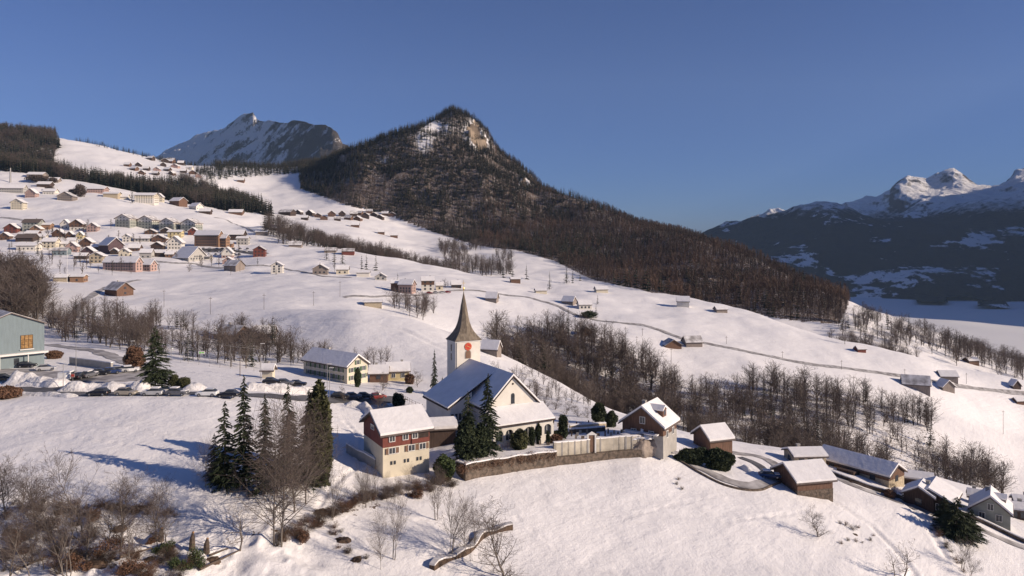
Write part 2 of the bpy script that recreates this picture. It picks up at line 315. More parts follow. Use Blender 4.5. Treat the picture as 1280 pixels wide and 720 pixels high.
carve([(20,131),(120,129),(210,124),(300,118),(370,112)], .35, .22); carve([(15,128),(110,126),(200,121),(290,115),(352,109)], .35, .22)
carve([(640,128),(700,121),(780,118),(850,126),(900,131)], .3, .20, .9); carve([(905,121),(960,127),(1010,133)], .35, .25, .8)
carve([(1120,112),(1140,120),(1090,134),(1040,140)], .5, .35); carve([(430,141),(445,132),(452,122),(420,112),(395,103)], .4, .28, .9)
carve([(560,116),(640,112),(720,104),(800,101)], .3, .18, .8); carve([(30,120),(90,118),(160,116)], .3, .2, .8)
carve([(1185,128),(1160,138),(1130,150)], .6, .3); carve([(250,141),(340,134),(410,137)], .5, .25)
carve([(560,250),(600,262),(640,270),(690,262)], .8, .35); carve([(380,300),(440,290),(500,280),(560,262)], .9, .4)
def blob(px, py, a, b): return np.exp(-((PXG-px)/a)**2-((PY0-py)/b)**2)*(YY > 1500)
cliff = np.clip(1.3*blob(592,164,9,13)+1.1*blob(603,178,7,8)+0.8*blob(655,229,6,5), 0, 1)
Z = Z + cliff*(ridged(XX, YY, 45, 5, 15)-0.8)*16
g_me = grid_mesh('snowy_ground', XX, YY, Z, ['snow_ground'])
# bare earth showing through the snow (steep near bank, wooded floors)
PYG = HY+(ZC-Z)*F/YY
def gauss(px, py, sx_, sy_, a=1.0): return a*np.exp(-((PXG-px)/sx_)**2-((PYG-py)/sy_)**2)*(YY < 125)
E = gauss(60, 660, 120, 28, .42)+gauss(160, 700, 150, 22, .42)+gauss(330, 665, 60, 15, .4)+gauss(440, 635, 60, 13, .5)+gauss(30, 612, 50, 10, .35)+gauss(130, 632, 60, 12, .4)
def inpoly(px, py, poly):
    c = np.zeros(len(px), bool); j = len(poly)-1
    for i in range(len(poly)):
        xi, yi = poly[i]; xj, yj = poly[j]
        w = ((yi > py) != (yj > py)) & (px < (xj-xi)*(py-yi)/((yj-yi) or 1e-9)+xi); c ^= w; j = i
    return c
MT = [(372,190),(470,150),(566,120),(606,140),(640,185),(700,225),(800,262),(900,292),(960,318),(1040,352),(1062,378),(1050,405),(1000,402),(930,392),(860,380),(800,362),(740,350),(690,325),(640,312),(600,308),(540,290),(480,268),(430,256),(375,236)]
woods = np.zeros(XX.shape)
for pl_, a_, ya, yb in ((MT,.66,600,2100),([(640,425),(700,415),(770,432),(835,470),(862,535),(760,545),(700,520),(625,462),(612,440)],.46,285,430),([(862,492),(960,487),(1085,500),(1150,522),(1228,580),(1262,630),(1130,612),(1040,592),(940,575),(850,560)],.40,240,405)):
    woods = np.where(inpoly(PXG.ravel(), PYG.ravel(), pl_).reshape(XX.shape) & (YY > ya) & (YY < yb), a_, woods)
E = np.clip(E+woods, 0, 0.8)*(1-np.clip(1.3*cliff+blob(542,161,19,9)+blob(480,208,8,7)+blob(530,178,8,10), 0, 1))
ac_ = g_me.attributes.new('cliff', 'FLOAT', 'POINT'); ac_.data.foreach_set('value', cliff.astype(np.float32).ravel())
at_ = g_me.attributes.new('earth', 'FLOAT', 'POINT'); at_.data.foreach_set('value', E.astype(np.float32).ravel())
tag(link('snowy_ground', g_me), kind='structure')
# lower valley floor out to the horizon, below the fog
fl = MB().add([(-9400,-2900,-420),(13400,-2900,-420),(13400,10900,-420),(-9400,10900,-420)], [(0,1,2,3)]).build('valley_floor', 'far_needles'); tag(fl, kind='structure')
#@@PART2
# ------------------------------------------------------------------ far ranges
def range_mesh(name, lines, amp, mats, nu=360, nv=260, s=600, seed=20, ymin_mask=None, flute=0, vsm=False):
    xs0 = min(min(d) for d in lines); xs1 = max(max(d) for d in lines); px = np.linspace(xs0, xs1, nu)
    ky = []; kz = []
    for d in lines:
        k = sorted(d); y_ = np.interp(px, k, [d[x][1] for x in k]); p_ = np.interp(px, k, [d[x][0] for x in k]); ky.append(y_); kz.append(ZC-(p_-HY)/F*y_)
    ky = np.array(ky); kz = np.array(kz)
    t = np.linspace(0, len(lines)-1, nv); ti = np.clip(t.astype(int), 0, len(lines)-2); f = (t-ti)[None, :]
    Yg = ky[ti].T*(1-f)+ky[ti+1].T*f; Zg = kz[ti].T*(1-f)+kz[ti+1].T*f
    Xg = (px[:, None]-640)/F*Yg
    n = (ridged(Xg, Yg, s, 6, seed)-0.9)*amp*(0.35+0.65*sm(0, 1, f if False else np.broadcast_to(t[None, :]/(len(lines)-1), Yg.shape)))
    if flute: n = n+(ridged(Xg*1.0+0.15*Yg, (Zg*0.9+Yg*0.12), flute, 4, seed+3)-0.8)*amp*0.5
    return grid_mesh(name, Xg, Yg, Zg+n, mats)
def mountain_material(name, snow_lo, rock, forest, slope0=0.62, slope1=0.76, seed=0.0, nscale=0.0022):
    """dark forest low down with clearings, rock where steep, snow elsewhere"""
    m = bpy.data.materials.new(name); m.use_nodes = True; t = m.node_tree; N = t.nodes.new; L = t.links.new
    b = t.nodes['Principled BSDF']; b.inputs['Roughness'].default_value = 0.9; b.inputs['Specular IOR Level'].default_value = 0.1
    g = N('ShaderNodeNewGeometry'); sn = N('ShaderNodeSeparateXYZ'); sp = N('ShaderNodeSeparateXYZ'); L(g.outputs['Normal'], sn.inputs[0]); L(g.outputs['Position'], sp.inputs[0])
    def noise(s, d=8, r=0.6):
        n = N('ShaderNodeTexNoise'); n.inputs['Scale'].default_value = s; n.inputs['Detail'].default_value = d; n.inputs['Roughness'].default_value = r
        n.noise_dimensions = '4D'; n.inputs['W'].default_value = seed; L(g.outputs['Position'], n.inputs['Vector']); return n.outputs[0]
    def ma(op, a, b_):
        k = N('ShaderNodeMath'); k.operation = op
        for i, v in enumerate((a, b_)):
            if isinstance(v, (int, float)): k.inputs[i].default_value = v
            else: L(v, k.inputs[i])
        return k.outputs[0]
    def step(v, a, b_):
        k = N('ShaderNodeMapRange'); k.inputs['From Min'].default_value = a; k.inputs['From Max'].default_value = b_; k.clamp = True; L(v, k.inputs['Value']); return k.outputs[0]
    nA = noise(nscale); nB = noise(nscale*8, 6, 0.7)
    st = ma('ADD', sn.outputs[2], ma('MULTIPLY', ma('SUBTRACT', nB, 0.5), 0.5))
    issnow = step(st, slope0, slope1)
    if name == 'peak_left':          # slanting rock strata, denser towards the broken right-hand end
        u = ma('ADD', ma('MULTIPLY', sp.outputs[0], 0.57), ma('MULTIPLY', sp.outputs[1], -0.82))
        cv = N('ShaderNodeCombineXYZ'); L(ma('ADD', ma('MULTIPLY', ma('SUBTRACT', ma('MULTIPLY', sp.outputs[2], 1.15), u), 0.0085), ma('MULTIPLY', nB, 2.6)), cv.inputs[0]); L(ma('MULTIPLY', ma('ADD', u, sp.outputs[2]), 0.0032), cv.inputs[1])
        nn = N('ShaderNodeTexNoise'); nn.inputs['Scale'].default_value = 1.0; nn.inputs['Detail'].default_value = 6; nn.inputs['Roughness'].default_value = 0.68; L(cv.outputs[0], nn.inputs['Vector'])
        th = N('ShaderNodeMapRange'); th.inputs['From Min'].default_value = -5700; th.inputs['From Max'].default_value = -3900; th.inputs['To Min'].default_value = -0.16; th.inputs['To Max'].default_value = 0.075; L(u, th.inputs['Value'])
        issnow = ma('MULTIPLY', issnow, ma('SUBTRACT', 1.0, step(ma('ADD', nn.outputs[0], th.outputs[0]), 0.47, 0.51)))
    h = ma('ADD', sp.outputs[2], ma('MULTIPLY', ma('SUBTRACT', nB, 0.5), 420))
    isforest = ma('SUBTRACT', 1.0, step(h, snow_lo-60, snow_lo+60))
    clear = step(ma('ADD', nA, ma('MULTIPLY', ma('SUBTRACT', nB, 0.5), 0.25)), 0.585, 0.605)
    isforest = ma('MULTIPLY', isforest, ma('SUBTRACT', 1.0, clear))
    c1 = N('ShaderNodeMix'); c1.data_type = 'RGBA'; L(issnow, c1.inputs[0]); c1.inputs[6].default_value = (*rock, 1); c1.inputs[7].default_value = (0.80, 0.79, 0.79, 1)
    c2 = N('ShaderNodeMix'); c2.data_type = 'RGBA'; L(isforest, c2.inputs[0]); L(c1.outputs[2], c2.inputs[6]); c2.inputs[7].default_value = (*forest, 1)
    L(c2.outputs[2], b.inputs['Base Color'])
    bp = N('ShaderNodeBump'); bp.inputs['Distance'].default_value = 30; bp.inputs['Strength'].default_value = 1; L(nB, bp.inputs['Height']); L(bp.outputs[0], b.inputs['Normal'])
    M[name] = m; return m
mountain_material('range_right', 330, (0.075, 0.065, 0.06), (0.020, 0.024, 0.026), 0.68, 0.82)
mountain_material('peak_left', -600, (0.10, 0.085, 0.075), (0.03, 0.035, 0.03), 0.02, 0.20, 3.0, 0.005)
# right-hand range: dark wooded front ridge, snowy peaks behind it
A = {850:(372,3900),1060:(371,3850),1160:(372,3800),1280:(376,3750),1700:(380,3700)}
B = {850:(330,4700),960:(335,4600),1060:(345,4400),1140:(335,4300),1280:(330,4250),1700:(320,4000)}
Cc= {850:(325,5300),960:(300,5200),1040:(292,5000),1140:(297,4900),1230:(285,4900),1280:(283,4900),1700:(270,4600)}
D = {850:(320,6000),870:(290,6200),885:(281,6200),920:(272,6200),960:(266,6100),985:(258,6000),1000:(252,5900),1020:(247,5900),1045:(246,5900),1060:(255,5800),1085:(270,5700),1110:(276,5600),1180:(264,5600),1230:(244,5600),1280:(236,5500),1400:(220,5400),1700:(200,5200)}
E_= {850:(340,6800),960:(300,6800),1060:(285,6600),1110:(284,6500),1180:(272,6400),1230:(255,6400),1280:(245,6300),1400:(235,6200),1700:(230,6000)}
G_= {850:(350,7400),960:(290,7400),1040:(268,7300),1110:(262,7200),1180:(240,7100),1230:(240,7000),1280:(232,7000),1700:(220,6800)}
I_= {850:(360,8200),925:(275,8200),960:(262,8200),985:(264,8200),1020:(256,8100),1060:(246,8000),1095:(245,8000),1112:(238,8000),1125:(226,7900),1134:(220,7900),1146:(222,7900),1160:(226,7900),1175:(222,7900),1192:(211,7900),1203:(214,7800),1220:(226,7800),1240:(232,7900),1255:(221,8300),1270:(212,8500),1290:(206,8600),1400:(200,8600),1700:(190,8000)}
J_= {850:(370,9600),1700:(300,9600)}
tag(link('far_range', range_mesh('far_range', [A, B, Cc, D, E_, G_, I_, J_], 78, ['range_right'], 640, 420, 900)), kind='structure')
# low forelands at the fog's edge
def foreland(px0, px1, py0, hpx, Y, seed):
    L0 = {px0:(py0, Y), px1:(py0+1, Y)}; mid = (px0+px1)/2
    L1 = {px0:(py0-0.3, Y+250), mid-20:(py0-hpx*.8, Y+200), mid+15:(py0-hpx, Y+200), px1:(py0-0.5, Y+250)}
    L2 = {px0:(py0+2, Y+600), px1:(py0+2, Y+600)}
    tag(link('foreland', range_mesh('foreland', [L0, L1, L2], 14, ['range_right'], 60, 40, 150, seed)), kind='structure')
foreland(1146, 1185, 376, 7, 3500, 31); foreland(1222, 1262, 382, 9, 3300, 32)
# left snowy peak with slanting rock bands
YP = lambda p: np.interp(p, [150, 205, 320, 400, 430, 560], [5700, 5300, 4700, 4050, 3850, 3500])
def pl(rows, off): return {p: (r, float(YP(p))+off) for p, r in rows.items()}
P0 = pl({150:235,240:236,320:238,430:232,560:252}, -900)
P1 = pl({150:226,240:222,320:214,400:208,430:214,560:242}, -420)
P2 = pl({150:226,205:189.5,240:184,280:177,320:180,400:180,428:196,560:236}, -180)
P3 = pl({150:226,205:189.5,222:180,240:171,280:154,300:145,310:143,316:140.5,321:147,330:149,345:149,362:152,380:150,392:153,402:151,415:157,422:168,428:179,445:190,470:215,560:236}, 0)
P4 = pl({150:250,560:255}, 1500)
tag(link('rocky_peak', range_mesh('rocky_peak', [P0, P1, P2, P3, P4], 24, ['peak_left'], 520, 320, 520, 40, flute=260)), kind='structure')
# the high ground across the valley, beyond the right-hand edge; it shades the lower range and the fog
HX = np.linspace(200, 8000, 160)[:, None]; HU = np.linspace(-1, 1, 70)[None, :]
ridge_h = np.interp(HX, [200, 1500, 1800, 2100, 2500, 3000, 4000, 5000, 6000, 8000], [-420, -300, 100, 550, 850, 1500, 2000, 2050, 1700, 1400])
hy = HX+0*HU; hx = 0.75*HX+2300+HU*1900; hx = np.maximum(hx, 0.80*hy+300)
hz = -420+(ridge_h+420)*(1-np.abs(HU)**1.1)+fbm(hx, hy, 900, 4, 50)*60
tag(link('high_ground', grid_mesh('high_ground', hx, hy, hz, ['range_right'])), kind='structure')
# valley fog: the soft top of a cloud layer
fx, fy = np.meshgrid(np.linspace(0, 9000, 260), np.geomspace(1000, 9000, 260), indexing='ij')
fz = -262+fbm(fx, fy, 900, 4, 60)*9
mf = bpy.data.materials.new('fog'); mf.use_nodes = True
bf = mf.node_tree.nodes['Principled BSDF']; bf.inputs['Base Color'].default_value = (0.72, 0.71, 0.71, 1); bf.inputs['Roughness'].default_value = 1; bf.inputs['Specular IOR Level'].default_value = 0
M['fog'] = mf
tag(link('valley_fog', grid_mesh('valley_fog', fx, fy, fz, ['fog'])), kind='stuff')
# thin winter air over the whole valley
hz_m = bpy.data.materials.new('haze_air'); hz_m.use_nodes = True; ht = hz_m.node_tree; ht.nodes.remove(ht.nodes['Principled BSDF'])
pv = ht.nodes.new('ShaderNodeVolumePrincipled'); pv.inputs['Color'].default_value = (0.48, 0.70, 1.0, 1); pv.inputs['Density'].default_value = 3.1e-5
ht.links.new(pv.outputs[0], ht.nodes['Material Output'].inputs['Volume']); M['haze_air'] = hz_m
tag(MB().box(-9500, 13500, -3000, 11000, -422, 2500).build('haze', 'haze_air'), kind='stuff')
#@@PART3
# ------------------------------------------------------------------ vegetation templates: (vertices, triangles, material index)
def _tube_tris(segs, n):
    """segs: list of (p, q, r0, r1, mi) -> arrays"""
    P_ = np.array([g[0] for g in segs]); Q_ = np.array([g[1] for g in segs]); r0 = np.array([g[2] for g in segs]); r1 = np.array([g[3] for g in segs]); mi = np.array([g[4] for g in segs])
    d = Q_-P_; d /= np.linalg.norm(d, axis=1)[:, None]+1e-9; up = np.where(abs(d[:, 2:3]) > 0.9, [[1., 0, 0]], [[0, 0, 1.]])
    a = np.cross(d, up); a /= np.linalg.norm(a, axis=1)[:, None]; b = np.cross(d, a)
    ang = np.arange(n)*2*np.pi/n; c = np.cos(ang)[None, :, None]; s_ = np.sin(ang)[None, :, None]
    ring = a[:, None, :]*c+b[:, None, :]*s_
    V = np.concatenate([P_[:, None]+ring*r0[:, None, None], Q_[:, None]+ring*r1[:, None, None]], 1)
    i = np.arange(n); j = (i+1) % n
    T = np.concatenate([np.stack([i, j, j+n], 1), np.stack([i, j+n, i+n], 1)]); k = len(segs)
    return V.reshape(-1, 3), (T[None]+(np.arange(k)*2*n)[:, None, None]).reshape(-1, 3), np.repeat(mi, len(T))
def bare_tree(seed, levels=4, kids=4, spread=0.75, lean=0.0, trunk_r=0.018, clear=0.3, twig_r=0.0016, nseg=7, stems=1, pale=0, curve=0.15, upt=0.25, n=4):
    rs = random.Random(seed); segs = []
    def grow(p, d, ln, r, lv):
        k = max(2, int(nseg*(0.55 if lv else 1))); q = p; dd = d.copy(); rr = r
        for i in range(k):
            dd = (dd+Vector((rs.gauss(0, curve), rs.gauss(0, curve), rs.gauss(0, curve)*0.5+ (upt*0.25 if lv else 0.03)))*0.6).normalized()
            nx = q+dd*ln/k; r2 = max(twig_r, r*(1-0.85*(i+1)/k)); segs.append((tuple(q), tuple(nx), rr, r2, 0 if lv < 2 else 1)); 
            fr = (i+1)/k
            if lv < levels-1 and (lv > 0 or fr > clear):
                for _ in range(kids if lv == 0 else max(1, kids-lv)):
                    az = rs.uniform(0, 6.283); perp = dd.orthogonal().normalized(); perp.rotate(Matrix.Rotation(az, 3, dd))
                    nd = (dd*(1-spread*0.6)+perp*spread+Vector((0, 0, upt))).normalized()
                    grow(q+(nx-q)*rs.random(), nd, ln*rs.uniform(0.35, 0.6)*(1.15-fr*0.5), rr*0.5, lv+1)
            q = nx; rr = r2
    for s_ in range(stems):
        a = rs.uniform(0, 6.28); l = lean if stems == 1 else 0.16
        grow(Vector((0.02*math.cos(a), 0.02*math.sin(a), -0.02)) if stems > 1 else Vector((0, 0, -0.02)), Vector((l*math.cos(a), l*math.sin(a), 1)).normalized(), 0.86*rs.uniform(0.8, 1), trunk_r, 0)
    V, T, mi = _tube_tris(segs, n); V /= max(0.9, V[:, 2].max()); return V, T, mi
def blades(specs):
    """specs rows: p(3), q(3), half width vector(3), mi -> one thin triangle each"""
    a = np.array([list(x[0])+list(x[1])+list(x[2]) for x in specs]); p, q, w = a[:, :3], a[:, 3:6], a[:, 6:9]
    V = np.stack([p-w, p+w, q], 1).reshape(-1, 3); T = np.arange(len(V)).reshape(-1, 3); return V, T, np.array([x[3] for x in specs])
def far_bare(seed, nb=26, w=0.009):
    rs = random.Random(seed); sp = []; L_ = rs.uniform(-.03, .03)
    for a in (0, 2.1): sp.append(((0, 0, -0.05), (L_, 0, 0.93), (0.013*math.cos(a), 0.013*math.sin(a), 0), 0))
    for i in range(nb):
        t = 0.22+0.72*(i+rs.random())/nb; az = rs.uniform(0, 6.28); ln = (0.30*(1.15-t)**0.6)*rs.uniform(0.6, 1.1)
        p = (L_*t, 0, t); q = (p[0]+math.cos(az)*ln*0.62, math.sin(az)*ln*0.62, min(1, t+ln*0.95)); ww = (-math.sin(az)*w, math.cos(az)*w, 0)
        sp.append((p, q, ww, 1))
        for _ in range(2):
            f = rs.uniform(.35, .8); p2 = tuple(p[k]+(q[k]-p[k])*f for k in range(3)); a2 = az+rs.uniform(-1.3, 1.3); l2 = ln*0.5
            sp.append((p2, (p2[0]+math.cos(a2)*l2*.6, p2[1]+math.sin(a2)*l2*.6, p2[2]+l2*.8), (-math.sin(a2)*w*.7, math.cos(a2)*w*.7, 0), 1))
    return blades(sp)
def conifer(seed, layers=26, nb=9, width=0.2, base=0.1, fine=4, taper=0.85, droop=0.35, w=0.05, gaps=0.12, trunk_r=0.014):
    rs = random.Random(seed); sp = []
    for i in range(layers):
        t = i/(layers-1); z = base+(0.985-base)*t**0.92; R_ = width*((1-t)**taper*0.94+0.05)*rs.uniform(0.8, 1.12)
        for k in range(max(4, int(nb*(1-0.45*t)))):
            if rs.random() < gaps: continue
            az = rs.uniform(0, 6.283); ln = R_*rs.uniform(0.7, 1.15); c, s_ = math.cos(az), math.sin(az); zz = z+rs.uniform(-.012, .012)
            tip = (c*ln, s_*ln, zz-droop*ln*rs.uniform(.3, 1))
            if fine == 0:
                sp.append(((0, 0, zz+0.02), tip, (-s_*ln*.38, c*ln*.38, -0.02), 1)); continue
            for f in range(fine+1):
                u0 = 0.15+0.75*f/(fine+0.5); m0 = (tip[0]*u0, tip[1]*u0, zz+(tip[2]-zz)*u0*u0+0.012*(1-u0))
                for sg in (-1, 1, 0):
                    a2 = az+sg*rs.uniform(.5, .95); l2 = ln*(0.42*(1-u0*.45) if sg else .34)
                    q = (m0[0]+math.cos(a2)*l2, m0[1]+math.sin(a2)*l2, m0[2]-l2*rs.uniform(.1, .55))
                    sp.append((m0, q, (-math.sin(a2)*w*l2*2.2, math.cos(a2)*w*l2*2.2, rs.uniform(-.01, .01)), 1))
    V, T, mi = blades(sp)
    V2, T2, m2 = _tube_tris([((0, 0, -0.03), (0, 0, 0.5), trunk_r, trunk_r*.6, 0), ((0, 0, 0.5), (0, 0, 0.985), trunk_r*.6, 0.002, 0)], 5)
    V = np.concatenate([V, V2]); T = np.concatenate([T, T2+len(V)-len(V2)]); mi = np.concatenate([mi, m2]); return V, T, mi
def clump(seed, n, rx, ry, rz_, leaf=0.06, shell=0.55, mi=1, power=1.0, lumps=0, zc=None, flatb=True):
    """many leaf-sized triangles through an uneven volume"""
    g = np.random.default_rng(seed); d = g.normal(size=(n, 3)); d /= np.linalg.norm(d, axis=1)[:, None]
    r = (shell+(1-shell)*g.random(n)**0.6); 
    lum = 1+0.16*np.sin(d[:, 0]*4+seed)*np.cos(d[:, 2]*5+seed*2)+0.10*np.sin(d[:, 1]*7+seed*3)
    c = d*(r*lum)[:, None]*np.array([rx, ry, rz_]); zc = rz_ if zc is None else zc
    c[:, 2] = np.maximum(c[:, 2]+zc, 0.02 if flatb else -9)
    a = g.normal(size=(n, 3)); a /= np.linalg.norm(a, axis=1)[:, None]; b = g.normal(size=(n, 3)); b /= np.linalg.norm(b, axis=1)[:, None]
    L_ = leaf*g.uniform(.5, 1.3, n)[:, None]; V = np.stack([c-a*L_, c+a*L_*.4+b*L_, c+a*L_-b*L_*.4], 1).reshape(-1, 3)
    return V, np.arange(3*n).reshape(-1, 3), np.full(n, mi)
def join(*ts):
    V, T, m, o = [], [], [], 0
    for v, t, i in ts: V.append(v); T.append(t+o); m.append(i); o += len(v)
    return np.concatenate(V), np.concatenate(T), np.concatenate(m)
def tmesh(name, t, mats): return npmesh(name, t[0], t[1], mats, t[2])
def merged(name, temps, pts, mats):
    """pts rows: x, y, z, height, spread, rotation"""
    pts = np.asarray(pts); which = rng.integers(0, len(temps), len(pts)); Vs, Ts, Ms, o = [], [], [], 0
    for k, (v, t, m) in enumerate(temps):
        p = pts[which == k]
        if not len(p): continue
        c, s_ = np.cos(p[:, 5])[:, None], np.sin(p[:, 5])[:, None]; h = p[:, 3][:, None]; w = (p[:, 3]*p[:, 4])[:, None]
        X = (v[None, :, 0]*c-v[None, :, 1]*s_)*w+p[:, 0:1]; Yv = (v[None, :, 0]*s_+v[None, :, 1]*c)*w+p[:, 1:2]; Zv = v[None, :, 2]*h+p[:, 2:3]
        Vs.append(np.stack([X, Yv, Zv], -1).reshape(-1, 3)); Ts.append((t[None]+(np.arange(len(p))*len(v))[:, None, None]+o).reshape(-1, 3)); Ms.append(np.tile(m, len(p))); o += len(p)*len(v)
    return npmesh(name, np.concatenate(Vs), np.concatenate(Ts), mats, np.concatenate(Ms))
def scatter(poly, y0, y1, spacing, seed=0):
    """world-even points whose foot lies in the outline (followed on the ground) and between two distances"""
    g = np.random.default_rng(seed); xs = [p[0] for p in poly]; x0 = (min(xs)-640)/F*y1 if min(xs) < 640 else (min(xs)-640)/F*y0
    x1 = (max(xs)-640)/F*y1 if max(xs) > 640 else (max(xs)-640)/F*y0
    n = int((x1-x0)*(y1-y0)/spacing**2); x = g.uniform(x0, x1, n); y = g.uniform(y0, y1, n); z = H(x, y); px = 640+F*x/y; py = HY+(ZC-z)/y*F
    k = inpoly(px, py, poly); return x[k], y[k], z[k], px[k], py[k]

# ------------------------------------------------------------------ groves
# outline, near, far, spacing, height range, share of conifers, label, group, density noise
GROVES = [
 ([(640,425),(700,415),(770,432),(835,470),(862,535),(760,545),(700,520),(625,462),(612,440)],288,425,4.9,(10,17),.04,'bare brown tree in the wooded gully just beyond the snowy hill behind the church','bare trees in the gully beyond the church hill'),
 ([(862,492),(960,487),(1085,500),(1150,522),(1228,580),(1262,630),(1130,612),(1040,592),(940,575),(850,560)],245,400,5.9,(9,16),.03,'bare brown tree on the shaded wooded slope above the long barn','bare trees on the wooded slope behind the barns'),
 ([(62,405),(130,388),(240,410),(340,425),(385,450),(300,462),(200,446),(120,432),(64,425)],205,330,6.2,(7,12),.07,'bare brown tree in the strip of wood behind the parking lot','bare trees behind the parking lot'),
 ([(-20,345),(20,345),(50,380),(62,415),(-20,415)],230,420,5.0,(17,24),.02,'tall reddish brown bare tree massed at the left edge above the grey hall','reddish bare trees at the left edge'),
 ([(345,455),(390,438),(470,446),(500,455),(480,465),(400,462)],205,262,5.0,(6,9),.04,'small bare tree with light twigs behind the long yellow house','small bare trees behind the yellow houses'),
 ([(486,380),(530,372),(548,392),(530,402),(500,392)],330,440,7,(8,13),0,'thin bare tree on the bank below the brick house with snowy roof','thin bare trees below the hillside road'),
 ([(1040,392),(1100,400),(1180,425),(1290,462),(1290,490),(1200,466),(1120,440),(1060,425),(1020,400)],560,760,9,(11,17),.05,'bare brown tree on the ridge that drops towards the fog','bare trees on the ridge above the fog'),
 ([(1030,425),(1070,432),(1150,448),(1140,458),(1060,447)],470,600,7,(8,13),.1,'bare tree in the thin row above the grey barns','bare trees in the row above the grey barns'),
 ([(330,270),(400,300),(480,322),(585,345),(585,352),(470,345),(400,325),(330,297)],745,900,8,(13,20),.32,'tree just beyond the brow of the snowy slope, before the far hamlet','trees beyond the brow of the slope'),
 ([(545,300),(600,296),(640,322),(640,345),(560,345)],780,1100,10,(12,18),.05,'pale brown bare tree in the hollow below the forested mountain','bare trees in the hollow below the mountain'),
 ([(600,470),(680,470),(770,520),(690,525)],203,262,6,(4,6.5),0,'small bushy bare tree on the slope right of the church','small bare trees right of the church'),
]
CONS = [
 ([(-30,195),(-30,250),(70,226),(125,233),(200,255),(275,276),(330,288),(345,272),(300,250),(240,232),(200,232),(150,232),(95,218),(60,205),(75,186),(60,150),(-30,150)],1125,1760,5.2,(20,30),.97,'dark conifer in the forest band above the upper meadow','dark trees of the forest band above the village'),
]
def grove_points(spec, seed, thin=0.0):
    poly, y0, y1, spc, (h0, h1), cf = spec[:6]
    x, y, z, px, py = scatter(poly, y0, y1, spc, seed); g = np.random.default_rng(seed+5)
    k = fbm(x, y, spc*6, 2, seed) > thin-0.45; x, y, z, px, py = [a[k] for a in (x, y, z, px, py)]
    return x, y, z, g.uniform(h0, h1, len(x))*(1+0.15*vnoise(x, y, 40, seed)), g.random(len(x)) < cf*(1+0.8*vnoise(x, y, spc*8, seed+2))
bare_all = []; con_all = []                     # (apparent size, x, y, z, h, label, group)
for i, gsp in enumerate(GROVES+CONS):
    x, y, z, h, iscon = grove_points(gsp, 100+i)
    for a in range(len(x)):
        (con_all if iscon[a] else bare_all).append((h[a]/y[a], x[a], y[a], z[a], h[a], gsp[6], gsp[7]))
# single conifers out on the slopes: column, row of the foot, height in rows
SINGLE = [(629,347,20,'first tall dark conifer on the crest left of the steeple hamlet barns'),(641,348,15,''),(658,349,19,''),(687,362,24,''),(708,354,26,''),(716,354,17,''),(725,351,14,''),(745,398,20,''),(865,487,18,''),(747,380,12,''),(315,458,45,''),(332,462,26,''),(106,214,11,''),(78,215,14,''),(165,254,24,''),(47,318,22,''),(60,312,10,''),(206,318,24,''),(322,330,10,''),(345,343,10,''),(1163,558,38,''),(400,438,12,''),(497,361,20,''),(560,358,8,''),(408,325,24,''),(418,327,17,''),(428,330,22,''),(452,336,18,''),(458,337,20,''),(470,338,20,''),(375,305,18,''),(198,425,12,'')]
def cone_label(px, py):
    return {(687,362):'single rounded dark conifer on the snowy crest beside a small barn',(315,458):'tall dark conifer in front of the snow-roofed farmhouse on the slope',(865,487):'lone dark conifer at the upper edge of the wooded slope',(165,254):'tall dark conifer at the left end of the cream apartment block',(206,318):'dark pointed conifer beside the white gabled house in the village',(47,318):'dark bushy conifer between the low white house and the cream house',(1163,558):'dark conifer among the bare trees above the long barn',(708,354):'tallest of the conifers in the shaded hollow right of the rounded one',(745,398):'dark conifer beside the white farmhouse on the hillside road',(332,462):'yellowish conifer right of the tall dark one behind the parking lot'}.get((px, py))
for px, py, hp, lb in SINGLE:
    p = hit(px, py); lb = cone_label(px, py)
    con_all.append((9+random.random() if lb else hp/F, p.x, p.y, p.z, hp/F*p.y, lb or 'small dark conifer standing on the open snowy slopes', None if lb else 'small dark conifers on the snowy slopes'))
# the forested mountain and its long right-hand tail
x, y, z, px, py = scatter(MT,600,2030,5.6,77)
d_ = fbm(x, y, 120, 4, 31); steep = nz(x, y, 6)
clear_ = [(645,165,34,22),(560,152,30,9),(528,160,12,16),(588,178,10,14),(655,228,9,7),(975,352,10,6)]
keep = (steep > 0.50)
edge = 0.85+0.22*d_-1.1*np.exp(-((px-542)/18)**2-((py-161)/8)**2)-1.1*np.exp(-((px-592)/9)**2-((py-165)/13)**2)-1.0*np.exp(-((px-530)/8)**2-((py-178)/9)**2)-0.5*np.exp(-((px-480)/8)**2-((py-208)/6)**2)-0.6*np.exp(-((px-655)/8)**2-((py-229)/6)**2)
edge = np.where(px > 700, edge-0.30*sm(700, 860, px), edge)
keep &= rng.random(len(x)) < np.clip(edge*1.9, 0.03, 1)
x, y, z, px, py = [a[keep] for a in (x, y, z, px, py)]
cfrac = np.clip(1.12-0.55*sm(205, 262, py)-0.35*sm(480, 640, px)-0.30*sm(700, 900, px)+0.5*vnoise(x, y, 130, 41)+0.3*vnoise(x, y, 45, 42), 0.04, 0.97)
isc = rng.random(len(x)) < cfrac; hh = rng.uniform(10, 19, len(x))*np.where(isc, 1.08, 0.95)
mt_con = [(hh[i]/y[i], x[i], y[i], z[i], hh[i], '', 'M') for i in np.nonzero(isc)[0]]; mt_bare = [(hh[i]/y[i], x[i], y[i], z[i], hh[i], '', 'M') for i in np.nonzero(~isc)[0]]
